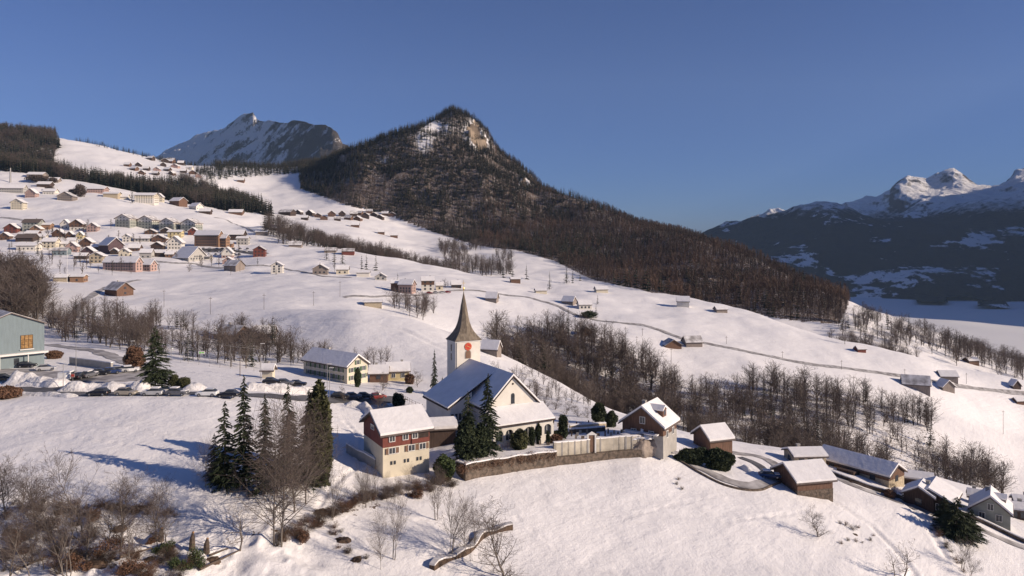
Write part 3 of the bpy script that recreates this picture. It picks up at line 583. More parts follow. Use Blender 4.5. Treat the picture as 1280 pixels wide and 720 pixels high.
# far dark wood at the foot of the rocky peak, and the skyline fringe
for poly, y0, y1, spc, sd_ in (([(245,214),(300,200),(385,204),(385,216),(300,222),(245,228)],1480,2080,10,3), ([(60,196),(95,176),(180,190),(245,205),(245,214),(180,202),(95,188),(70,200)],1650,1850,13,4)):
    x, y, z, px, py = scatter(poly, y0, y1, spc, sd_)
    con_all += [(0.001, x[i], y[i], z[i], random.uniform(14, 22) if sd_ == 3 else random.uniform(8, 15), '', 'M') for i in range(len(x))]
bare_all.sort(key=lambda a: -a[0]); con_all.sort(key=lambda a: -a[0])
con_one = [a for a in con_all if a[6] != 'M'][:270]; con_rest = [a for a in con_all if a[6] == 'M']+[a for a in con_all if a[6] != 'M'][270:]+mt_con
bare_one = bare_all[:262]; bare_grove = bare_all[262:]; bare_rest = mt_bare
mid_bare = [tmesh('bare_tree', join(bare_tree(300+k, 3, 4, 0.8, 0.02, 0.013, 0.22, 0.0022, 7, n=3), far_bare(k, 26, 0.0045)), ['pale_bark', 'twig']) for k in range(8)]
mid_tr = [join(bare_tree(300+k, 3, 3, 0.8, 0.02, 0.013, 0.22, 0.0024, 7, n=3), far_bare(k, 26, 0.0045)) for k in range(6)]; print('mid tris', len(mid_tr[0][1]), 'grove', len(bare_grove))
mid_con = [tmesh('conifer', conifer(400+k, 15, 8, 0.19+0.03*(k % 3), 0.08, 1, w=0.16), ['bark', 'far_needles']) for k in range(5)]
for k, (a, x, y, z, h, lb, gp) in enumerate(bare_one):
    tag(link('bare_tree', mid_bare[k % 8], None, (x, y, z-0.2), random.uniform(0, 6.28), h), lb, 'tree', gp).scale = (h*random.uniform(1, 1.5),)*2+(h,)
for k, (a, x, y, z, h, lb, gp) in enumerate(con_one):
    if gp is None or 'conifer' in lb: lb2 = lb
    else: lb2 = 'dark conifer among the '+gp
    tag(link('conifer', mid_con[k % 5], None, (x, y, z-0.2), random.uniform(0, 6.28), h), lb2, 'tree', gp and (gp if 'conifer' in lb else 'conifers in '+gp))
def P6(L_, w0, w1): return [(a[1], a[2], a[3]-0.3, a[4], random.uniform(w0, w1), random.uniform(0, 6.28)) for a in L_]
fc = [conifer(500+k, 8, 7, 0.2, 0.05, 0, gaps=0.05) for k in range(5)]; fb = [far_bare(600+k, 24, 0.011) for k in range(6)]; lar = [far_bare(650+k, 30, 0.011) for k in range(5)]
tag(link('conifer_forest', merged('conifer_forest', fc, P6(con_rest, 1.0, 1.5), ['bark', 'far_needles'])), 'dark evergreen forest covering the mountain and the slopes', 'forest', kind='stuff')
tag(link('bare_woodland', merged('bare_woodland', mid_tr, P6(bare_grove, 1.0, 1.5), ['far_twig', 'twig'])), 'leafless woodland filling the gullies and ridges', 'forest', kind='stuff')
left_, right_ = [a for a in bare_rest if a[1] < -60], [a for a in bare_rest if a[1] >= -60]
tag(link('bare_forest', merged('bare_forest', fb, P6(left_, 0.85, 1.25), ['far_twig', 'far_twig'])), 'brown leafless wood on the left slopes of the mountain', 'forest', kind='stuff')
tag(link('larch_forest', merged('larch_forest', lar, P6(right_, 0.9, 1.4), ['larch_twig', 'larch_twig'])), 'reddish brown leafless wood along the falling ridge', 'forest', kind='stuff')
print('trees', len(bare_one), len(con_one), len(con_rest), len(bare_rest))
#@@PART4
# ------------------------------------------------------------------ houses
WIN = {}
def winmesh(w, h, det):
    k = (round(w, 1), round(h, 1), det)
    if k not in WIN:
        g = MB().box(-w/2, w/2, -0.03, 0.05, 0, h).mesh('window', 'glass'); fr = sh = None
        if det >= 2:
            f = MB(); t = 0.09
            f.box(-w/2-t, -w/2, -0.07, 0.04, -t, h+t); f.box(w/2, w/2+t, -0.07, 0.04, -t, h+t); f.box(-w/2, w/2, -0.07, 0.04, h, h+t); f.box(-w/2, w/2, -0.10, 0.04, -t, 0); f.box(-0.03, 0.03, -0.06, -0.032, 0, h)
            fr = f.mesh('frame', 'white_trim')
            sh = MB().box(-w/2-t-w*0.45, -w/2-t-0.01, -0.09, -0.02, -0.02, h+0.02).box(w/2+t+0.01, w/2+t+w*0.45, -0.09, -0.02, -0.02, h+0.02)
        WIN[k] = (g, fr, sh)
    return WIN[k]
def add_window(root, x, y, z, ang, w, h, det=1, shut=None, glass=None):
    g, fr, sh = winmesh(w, h, det); o = link('window', g, root, (x, y, z), ang)
    if glass: o = (lambda me: (setattr(o, 'data', me), o)[1])(g.copy()); o.data.materials[0] = M[glass]
    if fr: link('frame', fr, o)
    if shut and sh: link('shutter', sh.mesh('shutter', shut), o)
    return o
def gable_house(label, p, rz, L_, D_, h, r, wall='brown_wood', upper=None, ucut=0.5, cover='roof_snow', nw=3, rows=2, det=1, group=None, cat='house', name='house', chim=1, over=None, gnw=None, sink=3.0, base=None, bcut=0.3, shut=None, roofm='roof_tile', snow_t=None, eave_faces=(1, 1), balcony=0, door=0, wsz=None, gable_mat=None, wz=None):
    """ridge along local x; local -y is the face turned towards the open side"""
    root = empty(name, label, cat, p, rz, group); o = over if over is not None else max(0.5, min(1.1, D_*0.08)); hx, hy = L_/2, D_/2
    def body(z0, z1, grow, m, nm, gable):
        b = MB(); a, c = hx+grow, hy+grow
        pts = [(-a, -c, z0), (-a, c, z0), (-a, c, z1)]+([(-a, 0, z1+r+grow*0)] if gable else [])+[(-a, -c, z1)]
        b.prism([(q[0], q[1], q[2]) for q in pts], (2*a, 0, 0)); return b.build(nm, m, root)
    if upper: body(-sink, h*ucut, 0, wall, 'wall', False); body(h*ucut, h, 0.04, upper, 'upper_wall', True)
    else: body(-sink, h, 0, wall, 'wall', True)
    if base: MB().box(-hx-.05, hx+.05, -hy-.05, hy+.05, -sink, h*bcut).build('base_wall', base, root)
    sl = r/hy; nl = math.hypot(1, sl); t = 0.22; ez = -o*sl
    def slabs(z_off, th, ox, oy, rt):
        b = MB()
        for sg in (-1, 1):
            e = (sg*(hy+oy), h-oy*sl+z_off); g = (0, h+r+z_off)
            q = [(-hx-ox, e[0], e[1]), (-hx-ox, g[0], g[1]), (-hx-ox, g[0], g[1]+th*nl), (-hx-ox, e[0]+(0 if rt else 0), e[1]+th*nl)]
            b.prism(q if sg == 1 else q[::-1], (2*(hx+ox), 0, 0))
        return b
    rf = slabs(0.02, t, o, o, 0).build('roof', roofm, root)
    if cover:
        st = snow_t if snow_t is not None else (0.35 if cover == 'roof_snow' else 0.1)
        slabs(0.03+t*nl, st, o-0.08, o-0.10, 0).build('snow_layer', cover, rf)
    if chim:
        cx = hx*0.35*random.choice((-1, 1)); MB().box(cx-.35, cx+.35, 0.25, 0.95, h+r*0.4, h+r+1.0).box(cx-.42, cx+.42, 0.18, 1.02, h+r+1.0, h+r+1.12).build('chimney', 'concrete', rf)
    ww, wh = wsz or ((1.0, 1.25) if det > 1 else (1.25, 1.35)); to_cam = (Vector((0, 0, p[2]))-Vector(p)).normalized()
    z0 = wz if wz is not None else (0.9 if h > 2.4 else 0.5); st_h = (h-z0*0.4)/max(1, rows)
    for ang, dist, half, is_g in ((0, hy, hx, 0), (math.pi, hy, hx, 0), (-math.pi/2, hx, hy, 1), (math.pi/2, hx, hy, 1)):
        nrm = Vector((math.sin(ang+rz), -math.cos(ang+rz), 0))
        if nrm.dot(to_cam) < 0.12: continue
        n = (gnw if gnw is not None else max(1, int(nw*D_/L_+.5))) if is_g else nw
        if n <= 0: continue
        for rr in range(rows+(1 if is_g and r > 2.3 and n else 0)):
            zz = z0+rr*st_h; n2 = n
            if rr >= rows: zz = h+0.25; n2 = max(1, n-2) if n > 1 else 1
            if zz+wh > h+(r*0.7 if is_g else -0.05): continue
            for c in range(n2):
                u = ((c+0.5)/n2*2-1)*half*(0.86 if rr < rows else 0.45)
                off = dist+0.05
                pos = (u*math.cos(ang)+off*math.sin(ang), u*math.sin(ang)-off*math.cos(ang), zz)
                add_window(root, *pos, ang, ww, wh, det, shut)
    if balcony:
        for k in range(1, balcony+1):
            zz = z0-0.35+k*st_h
            if gable_mat == 'e': MB().box(-hx*0.85, hx*0.85, -hy-1.1, -hy-0.06, zz-.1, zz+.02).box(-hx*0.85, hx*0.85, -hy-1.12, -hy-1.05, zz, zz+.8).build('balcony', 'brown_wood' if gable_mat != 'w' else 'white_trim', root)
            else: MB().box(-hx-1.1, -hx-.06, -hy*.9, hy*.9, zz-.1, zz+.02).box(-hx-1.12, -hx-1.05, -hy*.9, hy*.9, zz, zz+.8).build('balcony', 'brown_wood', root)
    if door: add_door(root, hx*0.6, -hy-0.05, 0)
    return root
def add_door(root, x, y, z, m='dark_wood'):
    d = MB().box(-.5, .5, -.04, .04, 0, 2.1).build('door', m, root, (x, y, z)); MB().box(.32, .42, -.09, -.045, 1.0, 1.06).build('handle', 'metal', d)
def H_(label, px, py, w, h, r, face='e', yaw=8, dep=0.75, Y=None, **k):
    """w, h, r in rows of the photograph at the house's own distance"""
    p = hit(px, py) if Y is None else ground(px, Y); sc = p.y/F; W_ = w*sc; hh = max(2.2, h*sc); rr = max(0.8, r*sc*1.05); D_ = W_*dep
    back = Vector((0.0, 1, 0)); y = R(yaw)
    if face == 'e': c = p+back*(D_/2); rz = y; a = (W_, D_)
    else: c = p+back*(D_/2); rz = y+R(90); a = (D_, W_)
    c.z = p.z+k.pop('dz', 0.0); k.setdefault('nw', max(1, int(a[0]/3.4))); k.setdefault('rows', max(1, int(hh/2.7)))
    k.setdefault('gnw', max(1, int(a[1]/3.2)) if k['nw'] else 0)
    return gable_house(label, c, rz, a[0], a[1], hh, rr, **k)
VG = 'houses of the village'
def V(label, px, py, w, h, r, face='e', wall='brown_wood', **k): return H_(label, px, py, w, h, r, face, wall=wall, group=k.pop('group', VG), **k)
# upper meadow
V('long low building with a snow roof at the left edge of the upper meadow',12,241,30,6,4,'e','grey_plaster',dep=.35)
V('small pinkish gabled house beside the long low building',37,247,12,6,5,'g','pink_plaster')
V('cream house alone on the meadow below the long low building',20,262,14,9,4,'g','cream_plaster')
V('brown chalet at the forest edge, uppermost on the left slope',17,209,14,4,3,'e','brown_wood')
V('grey barn below the upper chalets, right of the tall pole',42,222,18,4,3,'e','grey_wood',nw=0)
V('small pale house on the brow below the dark forest',32,207,8,3,3,'g','cream_plaster')
V('tiny hut on the brow right of the pale house',48,211,7,2,2,'e','brown_wood',nw=0)
V('round-looking grey shed below the brow of the meadow',66,228,11,3,3,'e','grey_wood',nw=0)
V('dark barn standing above the white-roofed house on the meadow',53,234,15,4,3,'e','dark_wood',nw=0)
V('white-roofed low house below the dark barn',60,243,14,4,3,'e','white_plaster')
V('large brown barn with a broad hipped roof in the middle of the meadow',80,251,18,6,5,'g','grey_wood',cover='thin_snow')
V('pink-walled house with a snowy roof beside bare trees',118,241,20,5,3,'e','pink_plaster')
V('olive flat-walled shed by the meadow road',137,247,17,5,2,'e','tan_stone',nw=0)
V('small white garage between the olive shed and the dark conifer',152,249,12,3,3,'e','white_plaster',nw=0)
V('cream apartment block with brown balconies right of a tall dark conifer',179,254,23,10,3,'e','white_plaster',upper='cream_plaster',ucut=.6)
V('small yellow-gabled house attached beside the cream apartment block',198,252,9,6,4,'g','cream_plaster')
V('barn with a brick-red gable at the forest foot',220,257,17,6,4,'e','brown_wood',nw=0,yaw=-25)
V('grey-roofed house with a bright white gable right of the brick-red barn',243,262,14,4,4,'e','white_plaster',yaw=-30)
V('dark low hut among bushes right of the white-gabled house',255,267,13,3,3,'e','dark_wood',nw=0)
V('low snow-roofed shed on the slope just below the forest band',293,268,16,3,3,'e','brown_wood',nw=0)
# the four apartment houses
for i, (x_, y_) in enumerate(((154,284),(182,286),(209,289),(236,290))):
    w_ = ('leftmost','second from the left','third from the left','rightmost')[i]
    V('%s of the four grey-green apartment houses with white arched gables'%w_, x_,y_,20,11,5,'g','green_grey',upper='white_plaster',ucut=.78,yaw=-8,dep=.8,rows=3,gnw=4,balcony=0,group='row of four apartment houses',roofm='brown_wood',cover='thin_snow')
# village
for a in [
 ('large grey-green block with a dark hipped roof at the upper left of the village',37,289,19,11,4,'e','green_grey',dict(cover=None)),
 ('low reddish annex beside the large grey-green block',54,287,14,6,2,'e','orange_wood',{}),
 ('brown house with a snow-striped roof at the upper left end of the village',12,292,15,7,5,'g','red_wood',{}),
 ('orange-red gabled house in front of the large grey-green block',43,290,12,4,4,'g','orange_wood',{}),
 ('white gabled house with green shutters on the upper village edge',80,286,10,6,5,'g','white_plaster',{}),
 ('broad white and brown chalet right of the white gabled house',94,288,15,8,5,'g','white_plaster',dict(upper='brown_wood',ucut=.5)),
 ('pinkish gabled house at the upper right of the old village',114,290,12,7,4,'g','pink_plaster',{}),
 ('small bright yellow gabled house in the village',99,299,8,5,4,'g','yellow_plaster',{}),
 ('brown chalet with white lower storey in the middle of the village',71,298,13,6,5,'g','brown_wood',dict(base='white_plaster')),
 ('dark-roofed long house with two white dormers',29,302,20,5,4,'e','dark_wood',dict(cover=None)),
 ('cream house with a snow roof beside the bushy conifer',60,310,16,8,4,'e','cream_plaster',{}),
 ('long low white house with a snowy lean-to roof near the left edge',31,313,22,6,3,'e','white_plaster',{}),
 ('pinkish red gabled house behind the tall white pole',88,315,13,7,5,'g','pink_plaster',{}),
 ('brown gabled house below the small yellow one',106,309,14,6,5,'g','brown_wood',{}),
 ('low dark blue house at the lower edge of the village',73,319,17,6,3,'e','blue_grey',dict(cover='thin_snow')),
 ('purplish brown gabled house next to the grey barn',108,321,14,7,5,'g','purple_wood',{}),
 ('beige gabled house just left of the long pink school',119,329,16,9,4,'g','tan_stone',{}),
 ('little white house above the big snow-roofed barn',157,303,9,7,3,'g','white_plaster',{}),
 ('long snow-roofed shed behind the big barn',176,302,18,4,4,'e','grey_plaster',{}),
 ('brown chalet below the second grey-green apartment house',187,293,13,3,3,'g','brown_wood',{}),
 ('brown chalet below the third grey-green apartment house',206,292,12,4,3,'g','dark_wood',{}),
 ('yellow three-storey house left of the orange hotel',217,298,16,8,2,'e','yellow_plaster',{}),
 ('white gabled house with a fir against its front',217,312,17,9,7,'g','white_plaster',{}),
 ('red-brown gabled house touching the left end of the hotel',240,294,11,5,4,'g','red_wood',{}),
 ('long dark chalet behind the right end of the hotel',287,300,28,7,5,'e','dark_wood',{}),
 ('grey stepped house right of the hotel',302,306,14,8,2,'e','grey_plaster',{}),
 ('low orange-fronted house at the right end of the hotel',285,309,10,4,2,'e','orange_wood',dict(cover='thin_snow')),
 ('pink and white gabled house below the hotel car park',283,323,13,7,6,'g','pink_plaster',dict(upper='white_plaster',ucut=.5)),
 ('small pinkish house directly above the grey barn',284,330,13,4,4,'g','pink_plaster',{}),
 ('dark red round-topped house at the right end of the village',323,321,14,9,4,'g','red_wood',dict(cover='thin_snow')),
 ('dark chalet below the long snow-roofed shed',195,313,14,6,4,'g','dark_wood',{}),
 ('pale house with a small snow roof above the school extension',181,323,14,7,4,'e','grey_plaster',{}),
 ('cream gabled house just above the school roof',154,321,12,6,4,'g','cream_plaster',{}),
 ('dark shed squeezed between the barn and the school',142,318,9,4,3,'g','dark_wood',{}),
 ('snow-roofed shed above the school extension',166,314,14,4,4,'e','brown_wood',{}),
 ('dark low house with a white bay near the school extension',196,321,16,5,3,'e','dark_wood',{}),
 ('orange-brown low house below the white gabled one',211,322,10,4,3,'e','orange_wood',{}),
 ('dark chalet with snow patches left of the tall village fir',197,303,16,5,4,'g','brown_wood',{}),
 ('little brown house among the upper village gardens',86,298,9,4,4,'g','brown_wood',{}),
 ('white low house under the brown chalets',50,300,11,4,3,'e','white_plaster',{}),
 ('reddish low house above the long white one',38,296,14,4,3,'e','red_wood',{}),
 ('small snow-roofed hut right of the brown gabled house',117,313,9,4,3,'e','brown_wood',{}),
 ('dark barn in the shade left of the beige house',99,324,14,4,3,'e','dark_wood',{}),
 ('low snow-covered garage left of the pink-red house',77,309,12,4,3,'e','white_plaster',{}),
 ('brown chalet with snowy roof at the far left of the village',4,300,12,5,4,'g','brown_wood',{}),
 ('pale house with a snowy roof above the tall pole',88,306,10,5,3,'e','white_plaster',{}),
 ]: V(*a[:8], **a[8])
V('big barn with a dark purple gable and wide snow roof above the school',134,317,26,11,8,'e','purple_wood',yaw=-38,dep=.7,nw=0,gnw=0)
V('long pink school building with a row of dark dormers on its snow roof',150,339,46,11,6,'e','pink_plaster',yaw=-10,dep=.28,nw=11,rows=3)
V('cream and pink extension with a snow roof at the right end of the school',181,339,18,8,5,'e','pink_plaster',yaw=-10,dep=.7,nw=4,rows=2)
V('long orange-brown hotel with four rows of wooden balconies',259,308,34,14,5,'e','orange_wood',yaw=-12,dep=.3,nw=10,rows=4,roofm='dark_wood')
V('second wing of the orange-brown hotel with white balconies',277,309,14,11,4,'e','orange_wood',yaw=-12,dep=.6,nw=4,rows=3)
V('church-like hall with a steep tent-shaped snow roof below the hotel',232,325,30,3,12,'e','grey_plaster',yaw=-30,dep=.9,nw=6,rows=1)
V('flat-roofed annex with a row of windows right of the tent-shaped hall',253,325,18,4,1,'e','white_plaster',dep=.5,nw=8)
V('grey wooden barn with a snowy roof on the open slope below the village',290,339,20,7,6,'e','grey_wood',yaw=-25,nw=0,gnw=0,cover='thin_snow')
V('brown barn with its reddish gable turned right, standing below the pink school',143,370,28,8,8,'e','brown_wood',yaw=-32,nw=0,gnw=1,name='barn',cat='barn',cover='thin_snow')
V('low tan shed beside a heap of snow left of the brown barn',95,353,16,7,2,'e','orange_wood',nw=1)
V('grey half-round shelter covered by snow left of the tan shed',74,352,16,5,3,'e','tan_stone',nw=0)
V('white house with three rows of windows alone on the slope below the village',345,342,14,10,4,'g','white_plaster',rows=3)
V('grey-brown chalet on the slope road right of the white house',399,343,18,7,5,'g','grey_wood')
V('tan house with a snow roof right of the grey-brown chalet',427,343,15,6,4,'e','cream_plaster')
V('low white-fronted garage on the slope road left of the brick houses',453,346,16,5,2,'e','white_plaster',nw=0)
V('small snowy house in trees left of the brick houses',475,350,14,4,4,'g','grey_plaster')
V('brick-red house with a bright snow roof on the hillside road',508,367,18,11,5,'e','pink_plaster',yaw=-15,nw=4,rows=3)
V('dark annex at the left end of the brick-red house',494,364,12,10,3,'e','brown_wood')
V('tall white and brown house right of the brick-red one',534,364,16,13,4,'e','white_plaster',upper='brown_wood',ucut=.6,rows=3)
V('small pale house at the right end of the hillside group',549,363,9,6,3,'e','cream_plaster')
V('low dark house with a snowy roof at the end of the hillside group',570,360,12,4,4,'e','dark_wood')
BG = 'small barns scattered on the slopes'
def B_(label, *a, **k): k.setdefault('nw', 0); k.setdefault('gnw', 0); k.setdefault('name', 'barn'); k.setdefault('cat', 'barn'); k.setdefault('chim', 0); return H_(label, *a, group=BG, **k)
B_('small grey barn with a snow roof just right of the steeple tip',615,378,14,5,6,'e',wall='grey_wood',yaw=-15)
B_('olive shed cut into the bank under the hillside road',465,384,21,6,2,'e',wall='tan_stone',yaw=10)
B_('small dark hut among conifers on the crest right of the steeple',644,354,12,5,2,'e',wall='brown_wood')
B_('low cream shed beside the rounded dark conifer',676,367,14,3,2,'e',wall='cream_plaster')
B_('low snow-roofed hut on the crest right of the conifers',752,366,15,4,3,'e',wall='cream_plaster')
B_('weathered barn with a pale gable, left one of the pair on the hillside road',712,381,15,4,5,'e',wall='grey_wood',yaw=-30)
B_('white snow-roofed farmhouse beside a dark conifer on the hillside road',731,387,16,6,4,'e',wall='white_plaster',nw=3,name='house',cat='house')
B_('round-topped brown barn casting a long shadow above the wooded gully',733,420,13,6,4,'g',wall='brown_wood',cover='thin_snow')
B_('pale-walled barn with a snow roof on the crest near the forest',855,384,15,7,5,'e',wall='white_plaster',yaw=-12)
B_('grey barn half hidden behind the crest at the forest edge',902,391,14,4,3,'e',wall='grey_wood')
B_('brown barn with a broad gable, left one of the pair below the slope road',841,436,21,4,6,'g',wall='brown_wood',cover='thin_snow')
B_('grey barn with a patchy snow roof, right one of the pair below the slope road',867,434,21,6,6,'e',wall='grey_wood',cover='thin_snow')
B_('large grey barn with a slate-coloured snow roof, nearest of the three on the right slope',1149,489,30,8,9,'e',wall='grey_wood',yaw=-22,dep=.55,cover='thin_snow')
B_('grey barn with a flat-looking snow roof, rearmost of the three on the right slope',1188,477,20,6,5,'e',wall='grey_wood',yaw=-8)
B_('small pale-gabled barn in front of the other two on the right slope',1185,490,17,6,7,'g',wall='grey_wood',yaw=10)
B_('brown hut at the edge of the bare ridge trees above the three barns',1217,456,14,5,3,'e',wall='brown_wood')
B_('dark pointed hut by the bushes at the right edge of the slope',1271,487,11,4,6,'g',wall='dark_wood')
B_('dark-topped small shack near the right edge below the pointed hut',1276,506,12,3,3,'e',wall='brown_wood')
B_('wooden barn standing on the snowy hill directly behind the steeple',614,444,21,7,8,'e',wall='grey_wood',yaw=-20)
B_('dark hut on the mid slope left of the crest conifers',326,294,14,4,2,'e',wall='grey_wood')
B_('long low house group with a snow roof on the crest above the open slope',348,289,22,4,4,'e',wall='brown_wood',nw=3)
B_('grey barn shaded by a bush on the open slope right of the village',368,309,15,3,4,'e',wall='grey_wood',cover='thin_snow')
B_('grey hut left of the red-walled one near the crest',412,316,14,3,3,'e',wall='grey_wood',cover='thin_snow')
B_('dark hut with a red end wall near the crest',434,319,15,5,3,'e',wall='red_wood',cover='thin_snow')
B_('lonely brown hut at the far edge of the slope right of the lower wood',1077,441,11,4,3,'e',wall='red_wood')
# far hamlet at the foot of the forested mountain and scattered huts above
for (x_, y_, w_, h_) in ((357,269,17,4),(373,268,8,3),(387,270,9,4),(397,272,8,3),(414,271,9,4),(427,271,8,4),(435,275,9,3),(441,271,9,4),(448,269,9,3),(456,273,9,4),(461,267,8,3),(468,271,9,3),(475,274,8,3),(481,270,8,3),(490,271,9,3),(404,275,9,3),(421,276,8,3),(447,276,9,3),(380,275,8,3)):
    H_('dark brown chalet in the far hamlet at the edge of the mountain shadow',x_,y_,w_,h_,h_*.8,random.choice('eg'),yaw=random.uniform(-20,20),wall=random.choice(('brown_wood','dark_wood')),cover=random.choice(('thin_snow','thin_snow','roof_snow')),nw=2,rows=1,group='chalets of the far hamlet',chim=0)
for (x_, y_, w_, h_, l_) in ((443,284,10,3,'bush-screened barn in front of the far hamlet'),(476,293,8,3,'lone barn between the far hamlet and the hollow'),(492,297,9,3,'pale-roofed barn at the edge of the mountain shadow'),(300,228,8,3,'tiny barn lying in the long shadow of the mountain')):
    H_(l_,x_,y_,w_,h_,3,'e',wall='brown_wood',nw=0,gnw=0,group=BG,chim=0,name='barn',cat='barn')
for (x_, y_) in ((187,200),(205,203),(195,214),(158,208),(172,208),(193,219),(240,218),(247,222),(236,212),(212,204),(218,210),(182,213),(208,214),(228,216),(166,213),(214,219),(203,208),(225,206),(176,218)):
    H_('small chalet in the highest hamlet on the sunny shoulder under the rocky peak',x_,y_,random.uniform(6,9),2.6,2.4,random.choice('eg'),yaw=random.uniform(-20,20),wall=random.choice(('brown_wood','dark_wood','pink_plaster','white_plaster')),nw=1,gnw=1,rows=1,group='chalets of the highest hamlet',chim=0)
H_('reddish-roofed chalet on the skyline below the rocky peak',212,196,9,3,2,'e',wall='red_wood',cover='thin_snow',nw=1,group='chalets of the highest hamlet',chim=0)
#@@PART5
def near_house(label, px, py, side, phi, L_, D_, h, r, **k):
    """px, py: the foot of the near corner; side 'l' or 'r' end of the front wall"""
    p = hit(px, py); c, s_ = math.cos(R(phi)), math.sin(R(phi)); u = Vector((c, s_, 0)); v = Vector((-s_, c, 0))
    ctr = p+u*(L_/2 if side == 'l' else -L_/2)+v*(D_/2); ctr.z = p.z+k.pop('dz', 0.0)
    return gable_house(label, ctr, R(phi), L_, D_, h, r, **k)
# ------------------------------------------------------------------ church
PH = R(28.8); G0 = Vector((0.16, 140, ZC-39.5))
ch = empty('church', 'white parish church with a tall flared shingle steeple and snow on its steep roofs', 'church', G0, PH)
MB().prism([(-5.6,0,-3),(5.6,0,-3),(5.6,0,6.6),(0,0,12.2),(-5.6,0,6.6)], (0,20,0)).build('nave_wall', 'white_plaster', ch)
def roof2(x0, xr, x1, z0, zr, z1, ya, yb, t, zo):
    b = MB()
    for (xa, za) in ((x0, z0), (x1, z1)):
        pts = [(xa, ya, za+zo), (xr, ya, zr+zo), (xr, ya, zr+zo+t*1.35), (xa, ya, za+zo+t*1.35)]
        b.prism(pts if xa > xr else pts[::-1], (0, yb-ya, 0))
    return b
rf = roof2(-6.4,0,6.4,6.0,12.3,6.0,-0.5,20,0.2,0.0).build('nave_roof', 'dark_trim', ch); roof2(-6.25,0,6.25,6.15,12.3,6.15,-0.38,20,0.3,0.29).build('snow_layer', 'roof_snow', rf)
MB().prism([(-10.4,7,-3),(-5.65,7,-3),(-5.65,7,8.75),(-10.4,7,5.9)], (0,12.9,0)).build('side_wing_wall', 'white_plaster', ch)
b = MB().prism([(-11.2,6.6,5.45),(-0.3,6.6,12.1),(-0.3,6.6,12.37),(-11.2,6.6,5.72)], (0,13.5,0)); rf = b.build('side_wing_roof', 'dark_trim', ch)
MB().prism([(-11.1,6.7,5.84),(-0.2,6.7,12.5),(-0.2,6.7,12.8),(-11.1,6.7,6.14)], (0,13.3,0)).build('snow_layer', 'roof_snow', rf)
for k in range(5): add_window(ch, -10.0+k*0.85, 6.95, 3.2, 0, 0.55, 1.3, 1)
# covered entrance hall with arches
pw = MB(); xs = [-6.3+12.9*i/6 for i in range(7)]
pw.box(-6.4,6.7,-4.3,-3.9,-3,1.1)
for x in xs: pw.box(x-.28,x+.28,-4.3,-3.9,1.1,3.2)
pw.box(-6.4,6.7,-4.3,-3.9,3.2,4.15).box(6.3,6.7,-3.9,-.02,-3,4.2).box(-6.4,-6.0,-3.9,-.02,-3,4.2)
pw.build('porch_wall', 'white_plaster', ch); MB().box(-5.9,6.2,-3.6,-3.4,-1,4.0).build('porch_interior', 'shutter_wood', ch)
for i in range(6):
    cx = (xs[i]+xs[i+1])/2; a = MB(); hw = (xs[1]-xs[0])/2-.28
    for sg in (-1, 1):
        pts = [(cx+sg*hw, -4.28, 3.2)]+[(cx+sg*hw*math.cos(t), -4.28, 2.55+0.65*math.sin(t)) for t in np.linspace(0, math.pi/2, 6)]
        a.prism(pts, (0, .34, 0))
    a.build('arch', 'white_plaster', ch); add_window(ch, cx, -3.85, 1.15, 0, hw*2-.1, 2.0, 2)
b = MB(); b.prism([(-6.7,-4.9,3.95),(-6.7,0.0,6.2),(-6.7,0.0,6.45),(-6.7,-4.9,4.2)], (13.7,0,0)); rf = b.build('porch_roof', 'dark_trim', ch)
b = MB(); b.prism([(-6.6,-4.8,4.27),(-6.6,-0.01,6.47),(-6.6,-0.01,6.8),(-6.6,-4.8,4.55)], (13.5,0,0)); b.build('snow_layer', 'roof_snow', rf)
def arch_plate(w, h, y, n=10):
    return [(-w/2, y, 0), (w/2, y, 0)]+[(w/2*math.cos(t), y, h-w/2+w/2*math.sin(t)) for t in np.linspace(0, math.pi, n)]
gw = MB().prism(arch_plate(.8, 2.1, 0), (0, -.06, 0)).build('window', 'glass', ch, (0, -.0, 6.95)); MB().box(-.5,.5,-.14,.0,-.1,.0).build('sill', 'white_trim', gw)
MB().prism([(0.22*math.cos(a), 0, .22*math.sin(a)) for a in np.linspace(0, 6.28, 11)[:-1]], (0, -.05, 0)).build('vent', 'dark_trim', ch, (0, 0, 10.9))
# tower and steeple
TX, TY, TW, TD = -0.4, 20.0, 3.05, 4.6
tw = MB().box(TX-TW, TX+TW, TY+.02, TY+TD, -3, 17.0).build('tower_wall', 'white_plaster', ch)
MB().box(TX-TW-.14, TX+TW+.14, TY-.12, TY+TD+.14, 16.75, 16.98).build('cornice', 'white_trim', tw)
prof = [(0,1.0),(.04,.93),(.10,.82),(.17,.71),(.25,.61),(.38,.475),(.51,.37),(.62,.295),(.71,.24),(.82,.155),(.93,.068),(1,.02)]
b = MB(); cx, cy = TX, TY+TD/2; ax, ay = TW+.32, TD/2+.32
for t, f in prof:
    cf = 1.0-0.30*min(1, t/.3); mx_ = f; zz = 17.0+10.8*t
    for (a, b_) in ((-1,-1),(0,-1),(1,-1),(1,0),(1,1),(0,1),(-1,1),(-1,0)):
        q = cf if a and b_ else 1.0; rx_ = ax*f if t < .02 else (ax*(1-min(1,t/.4))+((ax+ay)/2)*min(1,t/.4))*f; ry_ = (ay*(1-min(1,t/.4))+((ax+ay)/2)*min(1,t/.4))*f
        b.v.append((cx+a*q*rx_, cy+b_*q*ry_, zz))
for i in range(len(prof)-1):
    for j in range(8): b.f.append((i*8+j, i*8+(j+1) % 8, (i+1)*8+(j+1) % 8, (i+1)*8+j)); b.m.append(0)
b.f.append(tuple(range(7,-1,-1))); b.m.append(0)
sp_ = b.build('steeple', 'shingle', ch)
